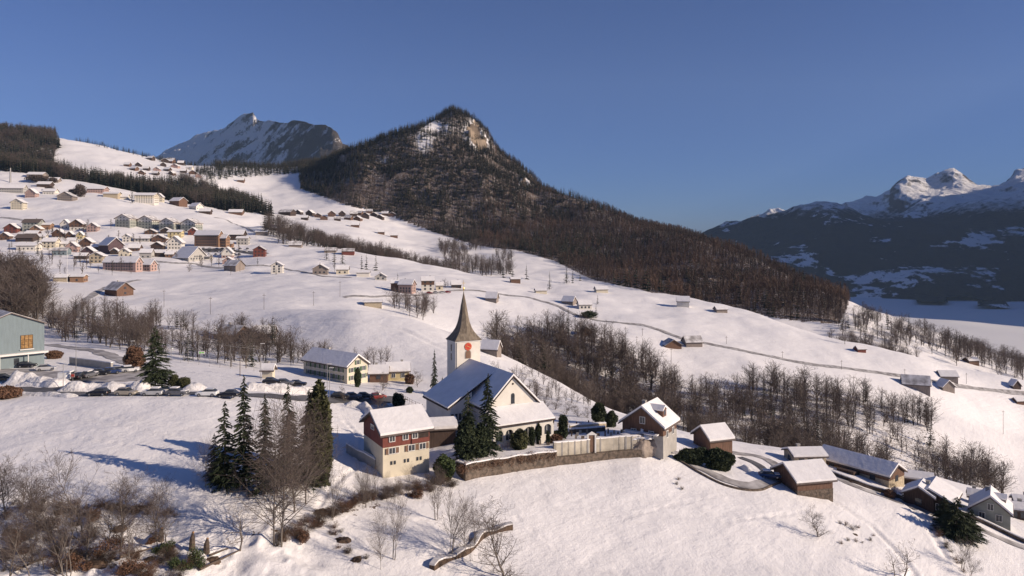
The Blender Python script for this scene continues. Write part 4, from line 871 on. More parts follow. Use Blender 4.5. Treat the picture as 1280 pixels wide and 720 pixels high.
MB().tube((cx,cy,27.5),(cx,cy,30.4),.06,.04).box(cx-.45,cx+.45,cy-.03,cy+.03,29.7,29.78).tube((cx,cy,28.2),(cx,cy,28.5),.12,.22,10).tube((cx,cy,28.5),(cx,cy,28.8),.22,.1,10).build('finial', 'gold', sp_)
cl = MB().prism([(.86*math.cos(a), 0, .86*math.sin(a)) for a in np.linspace(0, 6.2832, 33)[:-1]], (0,-.10,0)).build('clock_face', 'red_paint', tw, (TX, TY, 15.7))
b = MB()
for k in range(12):
    a = k*math.pi/6; b.box(-.035,.035,-.125,-.101,.62,.80, mat=Matrix.Rotation(a, 4, 'Y'))
b.build('hour_marks', 'gold', cl)
b = MB(); b.box(-.04,.04,-.15,-.128,-.1,.62, mat=Matrix.Rotation(2.0,4,'Y')); b.box(-.05,.05,-.15,-.128,-.1,.42, mat=Matrix.Rotation(-1.15,4,'Y')); b.build('clock_hands', 'gold', cl)
lv = MB().prism(arch_plate(1.25, 1.75, 0), (0,-.07,0)).build('louvre_window', 'shutter_wood', tw, (TX, TY, 13.1))
MB().prism(arch_plate(1.55, 2.0, 0), (0,-.045,0)).build('surround', 'concrete', lv, (0,.012,-.1))
for zz in (14.6, 12.6): MB().prism([(0,-.25,0),(0,.25,0),(0,.25,1.5),(0,-.25,1.5)], (-.07,0,0)).build('slit_window', 'glass', tw, (TX-TW, TY+TD/2, zz))
MB().tube((TX-TW+.25,TY-.06,-1),(TX-TW+.25,TY-.06,16.8),.06,.06).build('drainpipe', 'metal', tw)

# ------------------------------------------------------------------ red and white house
rz0 = R(30); c0 = Vector((-20.5, 124.4, ZC-38.9))
rh = gable_house('tall white house with a red wooden top storey and a snow roof below the church', c0, rz0, 8.4, 10, 6.3, 2.5, wall='cream_plaster', upper='red_wood', ucut=.64, nw=0, gnw=0, chim=0, name='house', over=.7)
for x_ in (-2.2, -.9, 1.0, 2.4, 3.2):
    pass
for x_, z_, w_, h_, sh_ in ((-2.6,2.9,1.1,.95,1),(-1.7,2.9,.6,.95,0),(.9,2.9,1.1,.95,1),(2.9,2.9,1.1,.95,1)): add_window(rh, x_, -5.08, z_, 0, w_, h_, 2, 'shutter_wood' if sh_ else None)
for x_ in (-2.7,-2.1,-.3,.3,2.0,2.6): add_window(rh, x_, -5.05, 1.0, 0, .34, .6, 1)
for x_, w_ in ((-2.6,.9),(-.2,.9),(1.5,.9)): add_window(rh, x_, -5.1, 4.95, 0, w_, 1.0, 2)
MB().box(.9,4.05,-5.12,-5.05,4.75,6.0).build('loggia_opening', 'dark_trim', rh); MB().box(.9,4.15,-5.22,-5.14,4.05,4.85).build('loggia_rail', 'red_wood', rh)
add_window(rh, -4.3, 0, 6.1, -math.pi/2, 1.6, .7, 2)
near_house('dark flat garage under thick snow between the red-topped house and the church',536,561,'l',12,5.2,6,3.6,.9,wall='dark_wood',nw=0,gnw=0,chim=0,snow_t=.5)
near_house('small snow-covered shed roof beside the side wing of the church',552,538,'l',10,3.6,3.4,2.2,1.0,wall='dark_wood',nw=0,gnw=0,chim=0,name='shed',cat='shed')
# ------------------------------------------------------------------ yellow houses behind the parking
near_house('long pale yellow house with a bluish snow roof and green shutters behind the parking',434,480,'r',-38,20.8,7.6,4.9,2.7,wall='cream_plaster',nw=8,gnw=3,rows=2,det=2,shut='shutter_green',cover='roof_snow')
near_house('small yellow house with a hipped snow roof right of the long yellow one',484,476,'l',10,6.6,6,2.7,1.8,wall='yellow_plaster',nw=2,gnw=1,rows=1,det=2)
near_house('brown shaded annex between the two yellow houses',462,478,'l',6,5.2,6,2.5,1.6,wall='brown_wood',nw=1,gnw=1)
H_('broad dark farm roof reaching to the ground on the mid slope',285,425,36,6,9,'e',yaw=-24,wall='brown_wood',cover='thin_snow',name='farmhouse',cat='farmhouse',nw=2)
H_('farmhouse with a bright snow roof standing behind a tall dark conifer',328,427,25,10,7,'e',yaw=6,wall='grey_wood',name='farmhouse',cat='farmhouse',nw=4,rows=2)
H_('small cream hut beside the edge of the parking lot',334,472,13,9,3,'e',yaw=0,wall='cream_plaster',name='shed',cat='shed',nw=0,Y=176)
# ------------------------------------------------------------------ grey hall at the left edge
p = ground(26, 176); hall = gable_house('large blue-grey gabled hall with one amber window at the left edge', Vector((p.x-10.2, p.y+6.4, p.z)), R(138), 24, 14.2, 10.6, 3.0, wall='blue_grey', nw=0, gnw=0, chim=0, over=.5, name='hall', cat='hall', cover='thin_snow')
def hall_box(nm, m, y0, y1, z0, z1, d0, d1, par=None): return MB().box(-12-d1, -12-d0, -y1, -y0, z0, z1).build(nm, m, par or hall)
# facade seen from the lot: local y runs right to left
wn = hall_box('window', 'amber_glass', 2.0, 4.6, 4.6, 8.0, .0, .06); fr_ = MB()
for q in (2.0, 2.85, 3.7, 4.55): fr_.box(-12.12,-12.061,-q-.06,-q+.02,4.6,8.0)
for q in (4.6, 5.7, 6.8, 7.95): fr_.box(-12.12,-12.061,-4.6,-2.0,q,q+.06)
fr_.build('frame', 'dark_trim', wn); MB().box(-12.35,-12.0,-4.8,-1.8,4.3,4.5).build('sill', 'white_trim', wn)
hall_box('canopy', 'white_trim', -7.6, 7.6, 3.3, 3.75, .0, 1.6)
for q in (-6.5, -4.9, 0.6): hall_box('ground_window', 'glass', q, q+1.1, .8, 2.4, 0, .06)
for q in (-2.6, 3.3): MB().tube((-13.3,-q,-.5),(-13.3,-q,3.3),.12,.12).build('canopy_post', 'white_trim', hall)
# ------------------------------------------------------------------ houses on the right
def gfront(label, px, py, rz, L_, D_, h, r, **k):
    p = hit(px, py); c = Vector((p.x+math.cos(R(rz))*L_/2, p.y+math.sin(R(rz))*L_/2, p.z+k.pop('dz', 0))); return gable_house(label, c, R(rz), L_, D_, h, r, **k)
def dormer(root, x, y, z, w, d, h, m='grey_wood'):
    b = MB(); b.prism([(x-w/2, y, z), (x+w/2, y, z), (x+w/2, y, z+h), (x, y, z+h+.6), (x-w/2, y, z+h)], (0, d, 0)); o = b.build('dormer', m, root)
    r_ = MB()
    for sg in (-1, 1): r_.prism([(x, y-.2, z+h+.66), (x+sg*(w/2+.25), y-.2, z+h-.05), (x+sg*(w/2+.25), y-.2, z+h+.25), (x, y-.2, z+h+.98)][::sg], (0, d+.2, 0))
    r_.build('snow_layer', 'roof_snow', o); w_ = MB().box(x-.4, x+.4, y-.06, y-.01, z+h*.35, z+h*.95).build('window', 'glass', o); return o
a = gfront('brown chalet with a snowy roof and a dormer at the right end of the churchyard',803,551,57,7.6,8.8,3.3,3.3,wall='brown_wood',nw=2,gnw=2,rows=1,det=2,base='concrete',bcut=.45)
dormer(a, -.6, -3.5, 4.6, 2.0, 3.2, 1.5, 'brown_wood'); MB().box(-5.1,-3.9,-3.6,3.6,1.7,1.9).build('canopy', 'roof_snow', a)
near_house('small barn with a bright snow roof behind the dark clipped hedge',888,566,'l',20,5.8,6.4,2.6,2.1,wall='brown_wood',nw=0,gnw=0,chim=0,name='barn',cat='barn')
near_house('brown barn with a wide snow roof above a stone base in the lower right',997,619,'l',13,7.9,8,2.5,2.2,wall='brown_wood',nw=0,gnw=0,chim=0,name='barn',cat='barn',base='stone_wall')
H_('low house with a snow roof and chimney just behind the brown barn',1012,583,40,7,5,'e',yaw=4,wall='tan_stone',nw=3)
pe = hit(1113, 611); ll = gable_house('long barn with a bluish snow roof along the edge of the wooded slope', Vector((pe.x-.573*8.9+.82*3.5, pe.y+.82*8.9+.573*3.5, pe.z)), R(-55), 17.0, 6.8, 2.5, 1.9, wall='tan_stone', nw=3, gnw=1, rows=1, chim=0, name='barn', cat='barn', upper='brown_wood', ucut=.62)
MB().box(-2,2,-6.2,-3.75,-.5,2.2).build('lean_to', 'dark_wood', ll)
H_('low dark shed with a snow roof right of the long barn',1152,612,36,5,3,'e',yaw=-28,wall='dark_wood',nw=0,gnw=0,name='shed',cat='shed')
a = gfront('dark wooden chalet with a wide snow roof and chimney behind the big pine',1161,638,50,8.2,8.4,2.3,2.0,wall='dark_wood',nw=3,gnw=2,rows=1,det=2)
gfront('smaller lower wing of the dark chalet by the road wall',1148,634,50,5,5.5,2.4,1.6,wall='dark_wood',nw=1,gnw=1,rows=1,chim=0,name='shed',cat='shed')
a = gfront('grey-green house with a steep snow roof and dormer at the lower right edge',1238,655,55,6.6,7.0,2.7,2.8,wall='green_grey',nw=2,gnw=2,rows=1,det=2)
dormer(a, .2, -2.7, 3.8, 1.7, 2.4, 1.1)
H_('small snow-roofed garage behind the grey-green house',1226,634,18,6,4,'e',yaw=-30,wall='grey_plaster',nw=0,gnw=0,name='garage',cat='garage')
H_('low dark house with a snow roof cut by the right picture edge',1277,650,24,6,3,'e',yaw=-20,wall='dark_wood',nw=2)
H_('dark snow-roofed hut in front of the low house at the right picture edge',1284,640,20,5,3,'e',yaw=-20,wall='brown_wood',nw=0,gnw=0)
#@@PART6
# ------------------------------------------------------------------ roads and ploughed ground
def smooth_path(pts, step=1.2):
    P_ = [Vector((p.x, p.y)) for p in pts]; out = []
    for i in range(len(P_)-1):
        a, b, c, d = P_[max(0, i-1)], P_[i], P_[i+1], P_[min(len(P_)-1, i+2)]; n = max(2, int((c-b).length/step))
        for k in range(n):
            t = k/n; out.append(0.5*((2*b)+(-a+c)*t+(2*a-5*b+4*c-d)*t*t+(-a+3*b-3*c+d)*t**3))
    return out+[P_[-1]]
def ribbon(name, pts, width, mat, lift=0.06, cross=5, step=1.2, flat=True, **k):
    P_ = smooth_path(pts, step); V_ = []; n = len(P_)
    for i, p in enumerate(P_):
        t = (P_[min(n-1, i+1)]-P_[max(0, i-1)]).normalized(); q = Vector((-t.y, t.x)); w = width*(1+0.12*math.sin(i*.7)+.08*math.sin(i*1.9))
        hs = [(p+q*w*(c/(cross-1)-.5)) for c in range(cross)]; zs = H([h.x for h in hs], [h.y for h in hs])
        for h, z in zip(hs, zs): V_.append((h.x, h.y, z+lift))
    a = (np.arange(n-1)[:, None]*cross+np.arange(cross-1)[None, :]).ravel()
    o = link(name, npmesh(name, np.array(V_), np.stack([a, a+1, a+cross+1, a+cross], 1), [mat])); tag(o, kind='structure'); return o
def hp(L_, **k): return [hit(x, y, **k) for x, y in L_]
gz = lambda px, Y: ground(px, Y)
ribbon('parking_lot', [gz(-60,168), gz(20,165), gz(80,163), gz(150,166), gz(215,172)], 15, 'slush_road', .10, 12)
ribbon('road', [gz(-60,150), gz(10,150), gz(60,147), gz(110,143), gz(200,143.5), gz(300,145), gz(360,150), gz(420,160), gz(470,168), gz(500,180)], 5.5, 'asphalt', .13, 6)
ribbon('road', [gz(60,150), gz(90,156), gz(110,163)], 5, 'asphalt', .14, 6)
ribbon('road', [gz(60,235), gz(110,215), gz(160,190), gz(190,176)], 5, 'slush_road', .12, 6)
ribbon('road', [gz(470,166), gz(500,158), gz(528,152), gz(545,142)], 4, 'slush_road', .12, 5)
ribbon('road', hp([(812,556),(845,566),(875,585),(915,603),(950,606),(976,596),(968,580),(945,570),(915,566)]), 2.5, 'slush_road', .12, 5)
ribbon('road', hp([(925,572),(945,580),(958,590)]), 2.4, 'asphalt', .15, 5)
ribbon('road', hp([(1035,592),(1060,604),(1110,622),(1160,640),(1210,656),(1285,686)]), 2.6, 'slush_road', .10, 5)
ribbon('hillside_road', hp([(655,371),(668,374),(700,384),(730,397),(770,403),(800,406),(830,415),(858,425),(900,433),(960,445),(1010,455),(1060,461),(1110,468),(1150,474),(1190,482),(1240,488),(1290,493)], ymin=330), 3.4, 'slush_road', .22, 5, 5)
ribbon('hillside_road', hp([(430,372),(470,371),(500,370),(530,369),(560,364),(590,363),(620,367),(655,371)], ymin=330), 3.2, 'slush_road', .2, 5, 5)
ribbon('village_road', hp([(90,398),(98,385),(110,373),(128,362),(150,356),(175,350)], ymin=300), 4, 'slush_road', .25, 5, 5)
ribbon('village_road', hp([(330,332),(360,337),(400,345),(440,347)], ymin=300), 3, 'slush_road', .25, 5, 5)
ribbon('village_road', hp([(190,326),(215,329),(245,330),(270,335),(300,333),(330,332)], ymin=300), 4, 'slush_road', .25, 5, 5)
ribbon('village_road', hp([(268,272),(290,279),(318,290),(345,297)], ymin=300), 3, 'slush_road', .35, 5, 6)
ribbon('village_road', hp([(0,272),(30,276),(60,281)], ymin=300), 4, 'slush_road', .35, 5, 6)
ribbon('village_road', hp([(230,316),(262,313),(300,314),(330,318)], ymin=300), 12, 'asphalt', .3, 5, 6)
ribbon('forest_track', hp([(940,495),(1000,497),(1060,503),(1120,512)], ymin=250), 3, 'roof_snow', .4, 5, 4)
# snow banks thrown up by the plough
def snow_bank(label, pts, wdt, hgt, seed, mat='pile_snow', name='snow_bank', cat='snow bank', group=None):
    P_ = smooth_path(pts, .5); V_ = []; n = len(P_); cr = 11; rs = np.random.default_rng(seed)
    for i, p in enumerate(P_):
        t = (P_[min(n-1, i+1)]-P_[max(0, i-1)]).normalized(); q = Vector((-t.y, t.x)); e = min(1, i/4, (n-1-i)/4)
        for c in range(cr):
            u = c/(cr-1)*2-1; h = p+q*wdt*u*.5
            z = float(H(h.x, h.y))-.15+hgt*e*(max(0, 1-abs(u)**2.2))*(1+.45*float(fbm(np.array(h.x), np.array(h.y), 2.6, 3, seed)))
            V_.append((h.x, h.y, z))
    a = (np.arange(n-1)[:, None]*cr+np.arange(cr-1)[None, :]).ravel()
    return tag(link(name, npmesh(name, np.array(V_), np.stack([a, a+1, a+cr+1, a+cr], 1), [mat], smooth=True)), label, cat, group)
snow_bank('long ploughed snow bank between the parking lot and the front row of cars', [gz(75,149), gz(110,149), gz(160,150), gz(190,149)], 5, 1.7, 1)
snow_bank('large lumpy snow heap in front of the grey hall', [gz(10,158), gz(35,157), gz(62,156), gz(80,153)], 6, 2.1, 2)
snow_bank('snow heap right of the parking conifer', [gz(228,152), gz(245,152), gz(262,153)], 5, 1.6, 3)
snow_bank('long snow bank along the road behind the tall conifers', [gz(300,154), gz(340,156), gz(375,160), gz(400,163)], 5, 1.3, 4)
snow_bank('low snow bank at the near edge of the road beside the field', [gz(-50,144), gz(10,143.5), gz(60,142), gz(95,139)], 3, .7, 5)
snow_bank('snow bank at the far edge of the field below the yellow house', [gz(430,158), gz(455,158), gz(465,152), gz(463,146)], 3, 1.3, 6)
snow_bank('broken snow bank beside the churchyard lane', [gz(505,170), gz(520,164), gz(540,158)], 2.5, .9, 7)
snow_bank('curved snow bank inside the road bend on the right', hp([(925,583),(940,592),(955,598)]), 2.5, .9, 8)
# ------------------------------------------------------------------ walls
def wall_path(name, label, pts, h0, h1, th, mat, cap=True, sink=1.5, cat='wall', step=1.0, panels=0, parent_cap='roof_snow', jag=0.0, follow=None):
    P_ = smooth_path(pts, step); b = MB(); cpb = MB(); n = len(P_)
    for i in range(n-1):
        p, q = P_[i], P_[i+1]; t = (q-p).normalized(); nrm = Vector((-t.y, t.x))*th/2
        zp, zq = (float(H(p.x, p.y)), float(H(q.x, q.y))) if follow is None else (follow(p), follow(q)); j0, j1 = (math.sin(i*1.3)*jag, math.sin((i+1)*1.3)*jag)
        def quad(bb, za, zb, n_, z0a, z0b):
            vs = [(p-n_).to_3d(), (q-n_).to_3d(), (q+n_).to_3d(), (p+n_).to_3d()]
            lo = [Vector((v.x, v.y, z)) for v, z in zip(vs, (z0a, z0b, z0b, z0a))]; hi = [Vector((v.x, v.y, z)) for v, z in zip(vs, (za, zb, zb, za))]
            fs = [(4,5,6,7),(0,1,5,4),(2,3,7,6)]+([(3,0,4,7)] if i == 0 else [])+([(1,2,6,5)] if i == n-2 else [])
            bb.add(lo+hi, fs)
        quad(b, zp+h1+j0, zq+h1+j1, nrm, zp+h0-(sink if h0 == 0 else 0), zq+h0-(sink if h0 == 0 else 0))
        if cap: quad(cpb, zp+h1+j0+.22, zq+h1+j1+.22, nrm*1.08, zp+h1+j0+.002, zq+h1+j1+.002)
    o = b.build(name, mat); tag(o, label, cat)
    if cap: cpb.build('snow_cap', parent_cap, o)
    return o
yf = lambda px: np.interp(px, [560,575,600,680,760,800], [122,122,125,133,140,141.5])
foot = lambda px: (lambda Y: Vector(((px-640)/F*Y, Y, 0)))(float(yf(px))-.15)
zf = lambda p: float(H(p.x, p.y-1.3))
wall_path('retaining_wall', 'long dark stone retaining wall overgrown with brown hedge below the church', [foot(x) for x in (576,600,630,660,691)], 0, 2.7, 2.6, 'stone_wall', jag=.08, follow=zf)
lw = wall_path('retaining_wall', 'stone foot wall carrying the pale panelled churchyard wall', [foot(x) for x in (691.5,720,750,775,800)], 0, 1.5, 2.2, 'stone_wall', cap=False, follow=zf)
def zlin(p): return float(np.interp(p.y, [134, 141.5], [ZC-42.75, ZC-42.9]))+.0
pw_ = wall_path('churchyard_wall', 'pale panelled upper wall of the churchyard with a small gate frame', [foot(x) for x in (692,720,750,775,800)], 1.5, 4.0, .5, 'panel_wall', follow=zf, cap=True)
for k, x_ in enumerate(np.linspace(694, 798, 14)):
    p = foot(x_); z = zf(p); MB().box(-.16,.16,-.34,-.26,1.5,4.1).build('pilaster', 'concrete' if k % 2 else 'panel_wall', pw_, (p.x, p.y, z), R(6))
p = foot(739); z = zf(p); g_ = MB().box(-.9,-.6,-.5,-.3,1.4,5.0).box(.6,.9,-.5,-.3,1.4,5.0).prism([(-1.1,-.5,5.0),(1.1,-.5,5.0),(0,-.5,5.7)], (0,.2,0)).build('gate_frame', 'white_trim', pw_, (p.x, p.y, z), R(6)); MB().box(-.6,.6,-.36,-.30,1.6,4.9).build('gate_panel', 'shutter_wood', g_)
wall_path('churchyard_wall', 'end section of the churchyard wall turning back towards the brown chalet', [foot(800.5), gz(806,146), gz(812,151)], 0, 2.2, .5, 'panel_wall')
wall_path('garden_wall', 'dark retaining wall left of the red-topped house', [Vector(hit(434,566)), Vector(hit(455,577)), Vector(hit(470,586))], 0, 1.6, .5, 'concrete')
wall_path('low_wall', 'low snow-capped wall across the upper churchyard, rear one', [gz(712,152), gz(735,154), gz(757,156)], 0, 1.1, .5, 'tan_stone')
wall_path('low_wall', 'low snow-capped wall across the upper churchyard, front one', [gz(712,148), gz(735,149), gz(756,151)], 0, .9, .5, 'stone_wall')
wall_path('low_wall', 'low stone wall running down past the chalets at the right edge', hp([(1030,590),(1060,601),(1110,618),(1150,632),(1200,644),(1232,656),(1290,682)]), 0, .8, .5, 'stone_wall')
wall_path('roadside_wall', 'curved wall edge along the lane under the dark hedge', hp([(850,577),(880,595),(915,610),(952,613),(975,604)]), 0, .35, .3, 'stone_wall', cap=False)
wall_path('low_wall', 'short crooked stone wall on the open slope at the bottom', hp([(540,712),(560,700),(585,690),(602,672),(622,664),(640,661)]), 0, .55, .8, 'earth', jag=.28, parent_cap='thin_snow')
wall_path('ramp_wall', 'grey ramp wall behind the parking lot', [gz(88,182), gz(115,178), gz(140,174)], 0, 1.8, .6, 'concrete')
def fence(label, pts, h, gap, mat='pole_wood', rails=2, post_r=.05, wires=0):
    P_ = smooth_path(pts, gap); root = empty('fence', label, 'fence', (P_[0].x, P_[0].y, float(H(P_[0].x, P_[0].y)))); o0 = Vector(root.location)
    tops = []
    for p in P_[:95]:
        z = float(H(p.x, p.y)); q = Vector((p.x, p.y, z))-o0; MB().tube(q-Vector((0,0,.4)), q+Vector((0,0,h)), post_r, post_r, 5).build('post', mat, root); tops.append(q)
    for k in range(rails):
        b = MB(); zz = h*(k+1)/rails-.05
        for a, c in zip(tops[:-1], tops[1:]): b.tube(a+Vector((0,0,zz)), c+Vector((0,0,zz)), post_r*.6, post_r*.6, 4)
        b.build('rail', mat, root)
    return root
fence('tall sports-ground net fence on slim posts behind the parking lot', [gz(226,196), gz(262,196), gz(300,198), gz(330,202)], 6.5, 2.6, 'metal', 3, .045)
fence('second line of tall slim fence posts near the dark conifer', [gz(214,203), gz(250,207), gz(290,210), gz(325,214)], 6.5, 3.4, 'metal', 1, .045)
sg = MB().box(-.9,.9,-.06,.06,3.2,4.0).build('sign', 'white_trim', None, gz(252,195.4)); tag(sg, 'small bright green sign hanging on the sports net', 'sign'); mm('lime', (0.30,0.70,0.18), var=.1); MB().box(-.6,-.1,-.09,-.062,3.35,3.85).box(.1,.7,-.09,-.062,3.45,3.8).build('green_mark', 'lime', sg)
fence('picket fence with snow on it in front of the church porch', [gz(611,131), gz(628,132.5), gz(642,134)], 1.1, .5, 'pink_plaster', 2, .05)
fence('wooden fence beside the path on the slope left of the church', [gz(505,178), gz(515,172), gz(528,168)], 1.0, 1.6)
# ------------------------------------------------------------------ churchyard stones
gs = [MB().box(-w*.4, w*.4, -.08, .08, -.2, h*.8).mesh('gravestone', m) for w, h, m in ((.6,.9,'concrete'),(.5,1.1,'grey_rock'),(.8,.7,'stone_wall'),(.35,1.3,'dark_wood'))]
k_ = 0
for row, Y in enumerate((137.2,139.4,141.8,144.3,147,158,161)):
    for px in np.arange(668+row*4, 800 if row < 5 else 760, 8.5):
        if random.random() < .25 or Y < float(yf(px))+3.0: continue
        q = gz(px+random.uniform(-1.5,1.5), Y+random.uniform(-.4,.4)); tag(link('gravestone', gs[k_ % 4], None, q, R(random.uniform(-12,12))), 'small upright gravestone in the snow of the churchyard terrace', 'gravestone', 'gravestones in the churchyard'); k_ += 1
# rock bastion at the wall's end
def rock(name, label, p, sx_, sy_, sz_, seed, mat='grey_rock', n=22, group=None, cat='rock', rz=0):
    a = np.linspace(0, 2*np.pi, n*2+1)[:-1]; b = np.linspace(-.35, np.pi/2, n); A_, B_2 = np.meshgrid(a, b, indexing='ij'); cx_, cy_, cz_ = np.cos(B_2)**.45*np.cos(A_), np.cos(B_2)**.45*np.sin(A_), np.sin(B_2)
    nn_ = 1+.16*fbm(cx_*3+seed, cy_*3+cz_*2.2, 1.0, 4, seed); V_ = np.stack([cx_*nn_*sx_, cy_*nn_*sy_, cz_*nn_*sz_], -1).reshape(-1, 3); m_ = len(b)
    i_, j_ = np.meshgrid(np.arange(len(a)), np.arange(m_-1), indexing='ij'); q0 = (i_*m_+j_).ravel(); q1 = (((i_+1) % len(a))*m_+j_).ravel()
    o = link(name, npmesh(name, V_, np.stack([q0, q1, q1+1, q0+1], 1), [mat]), None, p, rz); return tag(o, label, cat, group)
q = gz(799, 142.2); rk = rock('rock_bastion', 'big brown rock outcrop with a snow top at the right end of the churchyard wall', (q.x, q.y+.6, q.z-1.4), 4.6, 2.4, 3.6, 3, rz=R(8))
cap_ = rock('snow_cap', None, (0,.2,3.2), 4.3, 2.1, .6, 4, 'roof_snow'); cap_.parent = rk
# ------------------------------------------------------------------ cars
def loft(st):                       # stations: x, half width, z0, z1
    b = MB()
    for x, w, z0, z1 in st: b.v += [(x, -w, z0), (x, -w*1.0, z0+(z1-z0)*.55), (x, -w*.9, z1), (x, w*.9, z1), (x, w, z0+(z1-z0)*.55), (x, w, z0)]
    n = len(st)
    for i in range(n-1):
        for j in range(6): a = i*6+j; c = i*6+(j+1) % 6; b.f.append((a, c, c+6, a+6)); b.m.append(0)
    b.f += [tuple(range(5,-1,-1)), tuple(range((n-1)*6, n*6))]; b.m += [0, 0]; return b
car_m = {}
def car(label, p, rz, paint='black', van=0, snow=0, group='parked cars', tilt=0, det=1):
    root = empty('parked_car' if not van else 'parked_van', label, 'car' if not van else 'van', p, rz, group)
    key = (paint, van)
    if key not in car_m:
        if van: bd = loft([(-2.4,.80,.35,1.0),(-2.35,.92,.3,1.95),(1.2,.92,.3,2.0),(1.75,.9,.3,1.25),(2.35,.85,.3,1.05),(2.45,.78,.35,.8)])
        else: bd = loft([(-2.12,.72,.38,.82),(-2.0,.84,.28,.95),(-1.2,.88,.25,.97),(.6,.88,.25,.95),(1.7,.85,.27,.82),(2.08,.76,.32,.68)])
        gl = loft([(-2.36,.80,1.25,1.7),(1.25,.80,1.2,1.75),(1.72,.7,1.15,1.27)]) if van else loft([(-1.85,.70,.9,.97),(-1.3,.72,.9,1.38),(.15,.74,.9,1.42),(.95,.72,.88,.96)])
        rfm = MB().box(-1.35,.2,-.62,.62,1.40,1.47) if not van else MB().box(-2.2,1.1,-.8,.8,1.99,2.04)
        wh = MB().tube((0,-.1,0),(0,.1,0),.32,.32,14); rm = MB().tube((0,-.115,0),(0,.115,0),.19,.19,10)
        sn = MB().box(-1.3,.15,-.6,.6,1.475,1.62).box(.9,1.9,-.7,.7,.90,1.0) if not van else MB().box(-2.1,1.0,-.75,.75,2.045,2.2)
        car_m[key] = (bd.mesh('body', 'paint_'+paint), (gl if not van else MB().box(-.2,1.3,-.94,.94,1.3,1.75)).mesh('windows', 'glass'), rfm.mesh('roof_panel', 'paint_'+paint), wh.mesh('wheel', 'tyre'), rm.mesh('rim', 'rim'), MB().box(2.0,2.1,-.12,.12,.55,.68).mesh('headlight', 'lamp_lens'), MB().box(-2.12,-2.0,-.1,.1,.62,.78).mesh('tail_light', 'tail_lens'), sn.mesh('snow_cover', 'roof_snow'))
    m = car_m[key]
    link('body', m[0], root); link('windows', m[1], root); link('roof_panel', m[2], root)
    for sx_, sy_ in ((-1.3,-.8),(-1.3,.8),(1.3,-.8),(1.3,.8)): w = link('wheel', m[3], root, (sx_, sy_, .32)); link('rim', m[4], w)
    for sy_ in (-.58, .58): link('headlight', m[5], root, (0, sy_, 0)); link('tail_light', m[6], root, (0, sy_, 0))
    if snow: link('snow_cover', m[7], root)
    return root
for px, pt, sn, lb in ((123,'black',0,'black car, leftmost of the row along the edge of the field'),(158,'beige',0,'beige estate car, second from the left along the edge of the field'),(191,'silver',1,'silver car with snow on its roof below the big parking conifer'),(222,'grey',1,'dark grey car in front of the two clipped bushes'),(259,'white',0,'white car in the row along the edge of the field'),(285,'black',0,'black car, rightmost of the front row before the tall conifers')):
    car(lb, gz(px, 140.0)+Vector((0,0,.15)), R(random.uniform(-3, 3)+(180 if px % 2 else 0)), pt, snow=sn)
for px, Y, rz, pt, vn, sn, lb in ((4,160,10,'black',0,0,'black car cut by the left picture edge'),(34,176,20,'black',0,0,'large black car parked under the canopy of the grey hall'),(58,172,25,'silver',0,0,'silver car behind the large snow heap'),(84,160,95,'white',1,0,'white van in the middle of the parking lot'),(100,162,95,'black',0,0,'black car right beside the white van'),(112,164,80,'grey',0,1,'grey car with a snowy bonnet in the middle of the lot'),(126,167,20,'black',0,0,'black car at the shaded back of the lot'),(140,169,20,'blue',0,0,'dark blue car in the conifer shade'),(150,171,20,'silver',0,0,'silver car in the conifer shade, right of the blue one'),(163,172,20,'white',0,1,'snow-covered white car beside the dark bush'),
    (340,166,5,'black',0,0,'black car behind the tall conifers, left one'),(356,167,5,'grey',0,0,'grey car behind the tall conifers'),(372,169,5,'black',0,0,'black car behind the tall conifers, right one'),(425,163,10,'black',0,0,'black car on the road below the long yellow house'),(441,166,12,'grey',0,0,'grey car below the lit gable of the long yellow house'),(456,169,12,'black',0,0,'black car between the yellow houses'),(472,171,30,'red',0,0,'dark red car in front of the small yellow house')):
    car(lb, gz(px, Y)+Vector((0,0,.14)), R(rz), pt, vn, sn)
p_ = hit(962, 598); car('dark blue car parked in the road bend beside the brown barn', p_+Vector((0,0,.16)), R(-8), 'blue', 0, 1)
for k in range(26):
    px = 248+ (k % 9)*7.5+random.uniform(-1.5,1.5); py = (312, 315.5, 319)[k//9]; p_ = hit(px, py, 300)
    car('small dark car in the rows of the hotel car park', p_+Vector((0,0,.35)), R(random.choice((0, 90))+random.uniform(-8,8)), random.choice(('black','grey','blue','silver','white','black')), 0, 0, 'cars in the hotel car park')
for k, (px, py) in enumerate(((545,367),(553,367),(560,366.5),(537,367.5))): car('light car beside the hillside road right of the brick-red house', hit(px, py, 300)+Vector((0,0,.25)), R(random.uniform(-10,10)), random.choice(('white','silver','red')), 0, 0, 'cars by the hillside houses')
